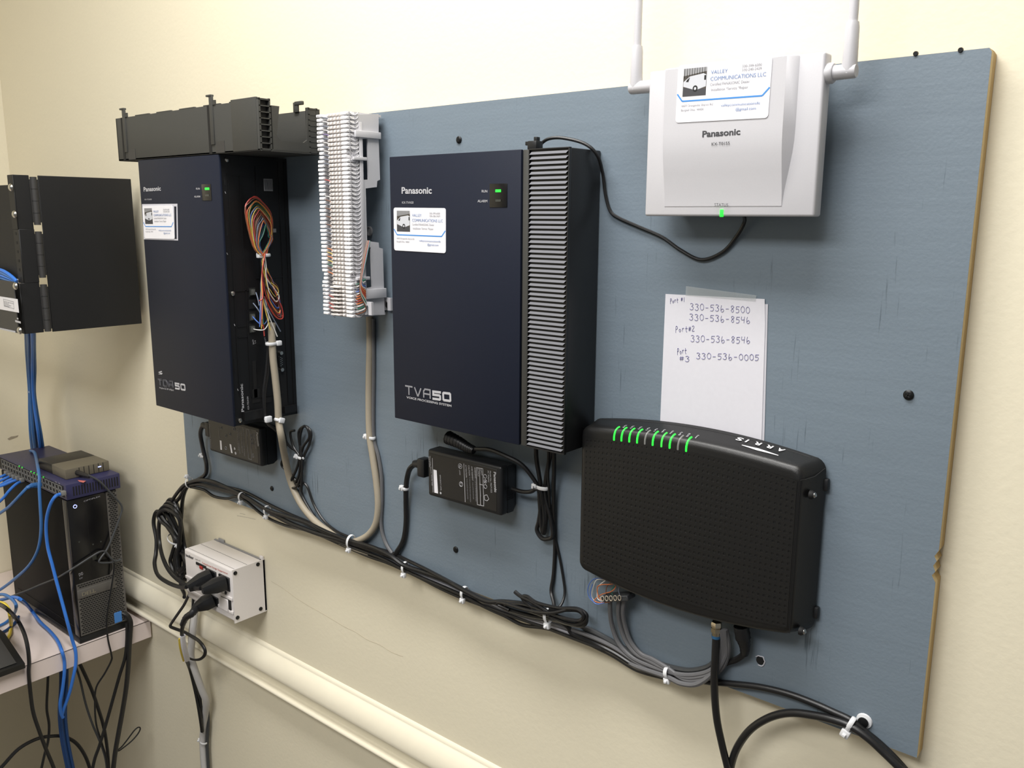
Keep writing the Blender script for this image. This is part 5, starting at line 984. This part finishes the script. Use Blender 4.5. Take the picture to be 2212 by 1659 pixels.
# external drive
EZ = SWZ + .0305; dr = thing('external_drive', 'small dark box with grey front and blue light on the network switch', 'hard drive', (-1.55, -.087, EZ))
build('case', G().box(-1.606, -1.546, -.1275, -.044, EZ, EZ + .0195, .001), 'drive', dr); build('front_section', G().box(-1.546, -1.4865, -.1275, -.044, EZ, EZ + .0195, .0012), 'driveg', dr, 'grey front section')
ex = -1.4865
for k in range(6): y = -.1275 + .0835 * (.30 + .11 * k); build('front_rib', G().box(ex - .0004, ex + .0004, y, y + .0012, EZ + .001, EZ + .0185), 'drive', dr)
c = PX(215, 1008, ex); build('status_light', G().box(ex, ex + .0006, c.y - .003, c.y + .003, c.z - .001, c.z + .001), 'bluel', dr, 'pale blue status light')
p = PX(166, 1020, ex); g = G(); g.tube([p, p + Vector((.012, .004, -.002)), p + Vector((.026, .012, -.006))], [.0048, .0045, .0028], 8); 
g_dp = g
tl_d = cable('thin_lead', 'thin grey-black lead from the drive falling in front of the computer tower', 'cable', [PX(190, 1026, ex + .03), PX(215, 1040, -1.449), PX(240, 1066, -1.447), PX(258, 1085, -1.446), PX(264, 1098, -1.445), PX(260, 1115, -1.445), PX(247, 1150, -1.446), PX(232, 1185, -1.447), PX(218, 1205, -1.447), PX(214, 1214, -1.447), PX(225, 1216, -1.446), PX(245, 1214, -1.445), PX(262, 1208, -1.444), PX(250, 1212, -1.443), PX(240, 1206, -1.444), PX(228, 1192, -1.446), PX(216, 1192, -1.446), PX(195, 1204, -1.447), PX(170, 1220, -1.447), PX(143, 1237, -1.450), PY(120, 1250, -.155), PY(90, 1262, -.165), PY(60, 1275, -.18), PY(25, 1288, -.2), PY(-20, 1305, -.22)], .0019, 'cordd')
build('plug', g_dp, 'drive', tl_d)
cable('thin_lead', 'thin black lead hanging down the tower front over the desk edge', 'cable', down([PX(u, v, x) for u, v, x in ((247, 1215, -1.446), (246, 1235, -1.4465), (240, 1275, -1.447), (235, 1305, -1.447), (231, 1335, -1.4475), (231, 1360, -1.447), (234, 1385, -1.446), (241, 1415, -1.447), (240, 1428, -1.45), (226, 1455, -1.458), (208, 1485, -1.466), (205, 1520, -1.47), (208, 1565, -1.47), (220, 1605, -1.47), (232, 1650, -1.47), (234, 1720, -1.47))]), .0018, 'cord')
# patch cables
PT = lambda L: [PY(u, v, -d) for u, v, d in L]
cable('patch_cable', 'steel blue patch cable draped over the switch and down the side of the tower', 'patch cable', [PZ(66, 974, SWZ + .033), PZ(74, 977, SWZ + .036), PZ(78, 990, SWZ + .034)] + PT([(82, 1010, .148), (85, 1030, .155), (85, 1055, .160), (87, 1090, .163), (89, 1130, .164), (87, 1165, .165), (79, 1195, .167), (60, 1225, .172), (30, 1252, .18), (0, 1274, .19), (-40, 1296, .21)]), .0030, 'blued')
fan = [cable('patch_cable', 'bright blue patch cable from the right switch port down over the desk edge', 'patch cable', PT([(140, 1066, .146), (128, 1068, .152), (118, 1074, .162), (108, 1092, .168), (101, 1120, .170), (100, 1150, .170), (104, 1185, .169), (113, 1220, .168), (122, 1255, .167), (134, 1300, .166), (146, 1345, .165)]) + [PX(u, v, x) for u, v, x in ((157, 1385, -1.450), (163, 1405, -1.4465), (164, 1430, -1.4460), (160, 1455, -1.447), (152, 1490, -1.455), (144, 1515, -1.462), (138, 1530, -1.466), (134, 1545, -1.47))], .0031, 'blue')]
cable('patch_cable', 'bright blue patch cable arching across the desk top and over its edge', 'patch cable', PT([(-15, 1300, .235), (10, 1294, .235), (30, 1290, .232), (48, 1297, .228)]) + [PZ(66, 1316, DZ + .012), PZ(86, 1343, DZ + .006), PZ(108, 1364, DZ + .005), PZ(124, 1384, DZ + .006)] + [PX(u, v, x) for u, v, x in ((133, 1405, -1.4465), (139, 1428, -1.4460), (139, 1455, -1.447), (135, 1490, -1.453), (130, 1520, -1.461), (132, 1540, -1.467), (136, 1550, -1.47))], .0031, 'blue')
pc_b = cable('patch_cable', 'steel blue patch cable with ribbed boot plugged in the middle of the switch', 'patch cable', PT([(58, 1054, .172), (45, 1068, .182), (30, 1084, .188), (14, 1099, .192), (-15, 1118, .2)]), .0029, 'blued')
g = G(); P_ = smoothpath(PT([(86, 1048, .146), (76, 1048, .155), (66, 1050, .164), (56, 1056, .173)]), 4)
g.tube(P_, [.0062 - .003 * i / (len(P_) - 1) + (.0008 if i % 3 == 1 and i > 5 else 0) for i in range(len(P_))], 8, r2=None)
build('ribbed_boot', g, 'blued', pc_b)
for k, (lab, P_) in enumerate((('lowest of the blue patch cables fanning from left switch ports', [(48, 1040, .146), (36, 1045, .16), (20, 1060, .175), (6, 1077, .185), (-20, 1100, .2)]), ('second lowest blue patch cable fanning from left switch ports', [(40, 1036, .146), (26, 1040, .158), (10, 1047, .17), (-5, 1052, .18), (-25, 1060, .19)]), ('middle blue patch cable fanning from left switch ports', [(32, 1033, .146), (18, 1038, .158), (4, 1046, .168), (-20, 1058, .18)]), ('second highest blue patch cable fanning from left switch ports', [(24, 1028, .146), (12, 1033, .158), (-2, 1040, .168), (-20, 1050, .18)]), ('highest of the blue patch cables fanning from left switch ports', [(16, 1024, .146), (6, 1028, .157), (-8, 1034, .168), (-20, 1042, .18)]))):
    fan.append(cable('patch_cable', lab, 'patch cable', PT(P_), .0029, 'blue'))
for k, (u, v) in enumerate(((140, 1064), (50, 1036), (41, 1032), (33, 1029), (25, 1025), (17, 1021))):
    c = PY(u, v, -.1455); build('clear_connector', G().box(c.x - .0048, c.x + .0048, c.y - .006, c.y + .001, c.z - .004, c.z + .004, .0008), 'ledoff', fan[k], 'clear plastic connector')
cable('patch_cable', 'small loop of blue cable at the picture edge beside the yellow cable', 'patch cable', PT([(-15, 1287, .24), (5, 1284, .238), (20, 1290, .236), (31, 1300, .236), (35, 1312, .238)]) + [PZ(30, 1326, DZ + .012), PZ(16, 1342, DZ + .005), PZ(-2, 1352, DZ + .004), PZ(-30, 1362, DZ + .004)], .0030, 'blued')
cable('patch_cable', 'dark blue cable lying on the desk behind the yellow cable', 'patch cable', [PZ(40, 1332, DZ + .004), PZ(34, 1343, DZ + .0035), PZ(20, 1357, DZ + .0035), PZ(6, 1366, DZ + .0035), PZ(-15, 1375, DZ + .0035)], .0030, 'bluedk')
cable('yellow_cable', 'short yellow cable dropping onto the desk at the picture left edge', 'cable', PT([(-10, 1300, .245), (8, 1304, .245), (18, 1315, .247), (22, 1330, .25)]) + [PZ(24, 1350, DZ + .008), PZ(21, 1370, DZ + .0045), PZ(12, 1385, DZ + .004)], .0034, 'yellow')
cable('mains_cable', 'black cord arching from the left edge over the desk and down in front', 'cord', PT([(-20, 1300, .27), (0, 1306, .272), (18, 1318, .275)]) + down([PX(u, v, x) for u, v, x in ((38, 1340, -1.50), (52, 1368, -1.47), (60, 1400, -1.449), (63, 1430, -1.4465), (62, 1455, -1.4460), (66, 1500, -1.452), (72, 1540, -1.455), (85, 1580, -1.455), (100, 1620, -1.455), (118, 1665, -1.455), (130, 1720, -1.455))]), .0034, 'cord')
# black device at the desk edge
bx = thing('black_device', 'black wedge-shaped device on the desk at the lower left picture edge', 'device', PZ(10, 1440, DZ))
p = [PZ(-60, 1400, DZ + .0005), PZ(-10, 1484, DZ + .0005)]
Xe = DX + .012; a0, a1, a2 = PX(57, 1461, Xe), PX(53, 1437, Xe), PZ(38, 1387, DZ + .03)
ya = a0.y; g = G()
poly = [(Xe, DZ + .0006), (Xe, DZ + .010), (Xe - .085, DZ + .042), (Xe - .21, DZ + .042), (Xe - .21, DZ + .0006)]
g.prism([(x, ya, z) for x, z in poly], (0, -.30, 0), 0); build('wedge_body', g, 'blackm', bx)
build('top_panel', G().prism([(Xe - .006, ya - .012, DZ + .0133), (Xe - .080, ya - .012, DZ + .0412), (Xe - .080, ya - .29, DZ + .0412), (Xe - .006, ya - .29, DZ + .0133)], (.0003, 0, .0008)), 'plateg', bx)
# cords under the desk
UX = -1.50
hang = lambda L, dx=0: (lambda q: down(q) if L[-1][1] > 1670 else q)([PX(u, v, UX + dx) for u, v in L])
for k, du in enumerate((-7, -2.5, 2, 6.5)):
    cable('patch_cable', ('leftmost', 'second from left', 'third from left', 'rightmost')[k] + ' of the dark blue cables bundled under the desk', 'patch cable', hang([(138 + du, 1430), (138 + du, 1480), (135 + du, 1540), (139 + du, 1590), (146 + du, 1630), (156 + du, 1680), (164 + du, 1740)], -.003 + .004 * (k % 2)), .0030, 'bluedk')
g = hang([(104, 1450), (103, 1480), (101, 1530), (106, 1565), (104, 1600), (95, 1635), (84, 1690), (80, 1740)]); cable('lead', 'black cord hanging straight under the desk left of the dark blue bundle', 'cord', g, .0026, 'cord')
cable('lead', 'black cord arching in a wide hump under the desk at the bottom left', 'cord', hang([(-20, 1680), (5, 1655), (40, 1618), (80, 1596), (115, 1590), (140, 1592), (165, 1606), (185, 1635), (198, 1675), (205, 1720)], -.012), .0034, 'cord')
cable('lead', 'black cord crossing under the desk from the blue bundle to the lower right', 'cord', hang([(168, 1425), (180, 1450), (198, 1490), (212, 1530), (224, 1570), (232, 1620), (236, 1680), (238, 1730)], .004), .0034, 'cord')
cable('lead', 'thin dark grey cord crossing under the desk beside the blue bundle', 'cord', hang([(160, 1430), (172, 1465), (185, 1520), (200, 1565), (215, 1600), (228, 1640), (234, 1700)], -.006), .0022, 'cordd')
cable('mains_cable', 'thick black cord over the right end of the desk beside the tower', 'cord', down([PX(u, v, x) for u, v, x in ((262, 1322, -1.458), (275, 1330, -1.449), (282, 1345, -1.4455), (281, 1370, -1.445), (279, 1400, -1.446), (277, 1440, -1.45), (272, 1490, -1.455), (264, 1540, -1.46), (255, 1590, -1.46), (247, 1640, -1.46), (240, 1720, -1.46))]), .0054, 'cord', r2=.0040)
cable('lead', 'black cord beside the thick cord going down to the lower left under the desk', 'cord', down([PX(u, v, x) for u, v, x in ((274, 1345, -1.4475), (274, 1380, -1.4470), (270, 1420, -1.450), (258, 1460, -1.456), (244, 1510, -1.462), (230, 1560, -1.465), (215, 1610, -1.468), (202, 1650, -1.47), (192, 1720, -1.47))]), .0032, 'cord')
cable('cord_loop', 'small thin black loop sticking out right of the cords under the desk', 'cord', hang([(246, 1620), (256, 1622), (268, 1614), (285, 1600), (298, 1585), (303, 1574), (299, 1571), (290, 1578), (275, 1598), (262, 1614), (252, 1621)], .03), .0014, 'cord')
tie('white cable tie around the blue cables below the rack bracket', 69, 847, .062, (0, 10), .0100, .008, -1, .8)
# ================================================================== wall rack with patch panel
RXx = -1.3597; zT, zB = .5418, .2840
rk = thing('wall_rack', 'black hinged wall rack bracket with a large side plate left of the navy unit', 'rack', (RXx, -.1, zB))
g = G(); g.box(RXx - .002, RXx, -.177, -.020, zB, zT, .0006, 1); build('side_plate', g, 'plate', rk)
g = G(); g.box(RXx - .062, RXx - .046, -.060, -.0006, zB + .01, zT - .01, .0006, 1); g.box(RXx - .062, RXx - .002, -.062, -.060, zB + .01, zT - .01); build('wall_flange', g, 'plate', rk)
segs = ((377, 494, 27, 62, 37, 74), (494, 610, 40, 74, 48, 85), (611, 722, 42, 85, 50, 96))
for k, (v0, v1, ua, ub, uc, ud) in enumerate(segs):
    y0 = PX(ua, v0, RXx).y; y1 = PX(ub, v0, RXx).y; z1 = PX(ua, v0, RXx).z - (.0006 if k else 0); z0 = PX(segs[k + 1][2], segs[k + 1][0], RXx).z - .0014 if k < 2 else PX(uc, v1, RXx).z
    g = G(); g.box(RXx - .002, RXx + (.0 if k != 1 else .0004), y0, y1, z0, z1, .0008, 1); g.box(RXx - .022, RXx, y0 - .0004, y0 + .002, z0, z1, .0008, 1)
    if k == 1:
        for j in range(6): z = z0 + (z1 - z0) * (j + .5) / 6; g.box(RXx - .014, RXx - .009, y0 - .0008, y0 - .0003, z - .0022, z + .0022, mi=1)
    build('rail_bracket', g, ['plate', 'dark'], rk)
yk = PX(82, 500, RXx).y
for v0, v1, u in ((382, 486, 70), (500, 600, 88), (614, 716, 101)):
    za, zb_ = PX(u, v0, RXx).z, PX(u, v1, RXx).z; hp = Vector((RXx - .001, -.184, 0)); g = G(); g.cyl(hp + Vector((0, 0, zb_)), hp + Vector((0, 0, za)), .0052, 14)
    g.box(RXx - .002, RXx - .001, -.192, -.176, zb_ + .004, za - .004)
    for j in range(3): z = zb_ + (za - zb_) * (j + 1) / 4; g.cyl(hp + Vector((0, 0, z - .0004)), hp + Vector((0, 0, z + .0004)), .0054, 14, 1)
    build('hinge', g, ['plateg', 'dark'], rk)
FY = -.228
pp = thing('patch_bay', 'dark grey patch panel with white label strip at the left picture edge', 'patch panel', (-1.6, FY, zB))
pz1, pz0 = PY(30, 608, FY).z, PY(47, 721, FY).z
build('panel', G().box(-1.85, RXx - .001, FY - .002, FY, pz0, pz1, .0008, 1), 'plateg', pp)
p = [PY(u, v, FY - .002) for u, v in ((-60, 617), (41, 646), (44, 676), (-60, 646))]
p = [Vector((-1.80, FY - .002, PY(41, 646, FY).z)), Vector((PY(41, 646, FY).x, FY - .002, PY(41, 646, FY).z)), Vector((PY(41, 646, FY).x, FY - .002, PY(43, 675, FY).z)), Vector((-1.80, FY - .002, PY(43, 675, FY).z))]
st = build('label_strip', G().prism(p, (0, -.0005, 0)), 'card', pp, 'white label strip')
sp_ = ('y', FY - .0027); plines(st, 'greyp', 'label_frame', [[(7, 646), (29, 652), (30, 667), (9, 661), (7, 646)]], sp_)
L_ = LG('label_text', 'print', st)
for k, (s_, l_) in enumerate((('Patch panel rack', 20), ('Data 1-24', 10), ('Voice 25-48', 15), ('Spare', 11))): ptext(L_, 'I' * max(3, l_ // 2), 9 + .3 * k, 651.5 + 3 * k, 9 + l_, 651.5 + 3 * k + l_ * .27, 1.6, sp_)
g = G(); gpoly(g, [(33, 691), (45, 694.5), (45.5, 699), (33.5, 695.5)], ('y', FY - .0022), .0003); gpoly(g, [(37, 686), (40, 687), (40, 690.5), (37, 689.5)], ('y', FY - .0022), .0003); build('maker_mark', g, 'silver', pp)
g = G(); za = PY(20, 713, FY).z; g.box(-1.80, PY(36, 716, FY).x, FY - .0035, FY - .0018, za - .0012, za + .0012); build('bottom_lip', g, 'silver', pp)
for u, v, yy in ((34, 618, FY - .002), (43, 714, FY - .002), (24, 405, -.218), (32, 463, -.218)):
    c = PY(u, v, yy); build('screw', G().lathe(c + Vector((0, .0005, 0)), c + Vector((0, -.004, 0)), [(0, .0062), (.4, .006), (.75, .0045), (1, .002)], 16), 'steel', pp if yy < FY else rk, 'silver screw')
bp_ = PY(26, 398, -.210)
tag(build('blank_panel', G().box(-1.85, RXx - .004, -.2125, -.2105, pz1 + .002, bp_.z - .001, .0006, 1), 'dark'), 'flat black blank panel above the patch panel at the left edge', 'panel')
for k in range(4):
    cable('patch_cable', ('topmost', 'second', 'third', 'lowest')[k] + ' blue cable lying behind the upper edge of the patch panel', 'patch cable', PT([(-30, 578 + 7 * k, .222), (0, 583 + 6 * k, .221), (15, 590 + 5 * k, .220), (27, 599 + 3 * k, .2188), (36, 608 + 2 * k, .2165)]), .0030, 'blued' if k % 2 else 'blue')
for k in range(5):
    du = (-9, -4.5, 0, 4.5, 9)[k]; dd = (0, .0065, -.001, .0065, 0)[k]; s_ = .62
    cable('patch_cable', ('leftmost', 'second', 'middle', 'fourth', 'rightmost')[k] + ' of the blue cables dropping from the rack to the switch', 'patch cable', PT([(64 + du, 700, .14 + dd), (65 + du, 722, .125 + dd), (66 + du * .95, 760, .09 + dd), (67 + du * (.75 if k < 4 else .95), 800, .07 + dd), (69 + du * s_, 847, .062 + dd), (72 + du * .9, 890, .062 + dd), (77 + du * 1.25, 935, .062 + dd), (82 + du * 1.35, 975, .05 + dd), (84 + du * 1.35, 990, .034 + dd)]), .0031, ('blued', 'blued', 'bluedk', 'blue', 'blued')[k])
# marks on the walls
g = G(); L_ = [PY(u + random.uniform(-2, 2), v + random.uniform(-2, 2), -.0001) for u, v in [(586 + 26 * i, 1256 + 17.6 * i - .25 * i * i) for i in range(12)]]
g.tube(smoothpath(L_, 3), .0003, 4, r2=.0001); build('hairline_crack', g, 'beige', wb_)
for u0, v0, u1, v1 in ((512, 1114, 552, 1122), (518, 1109, 530, 1112)):
    a, b = PY(u0, v0, -.0002), PY(u1, v1, -.0002); build('pencil_mark', G().tube([a, a.lerp(b, .5) + Vector((0, 0, .0006)), b], .0004, 4, r2=.0001), 'greyp', wb_)
g = G(); g.add([PX(u, v, XL + .0004) for u, v in ((16, 948), (24, 943), (33, 942), (40, 940), (38, 944), (28, 948), (20, 951))], [list(range(7))]); build('scuff_mark', g, 'beige', wl_)
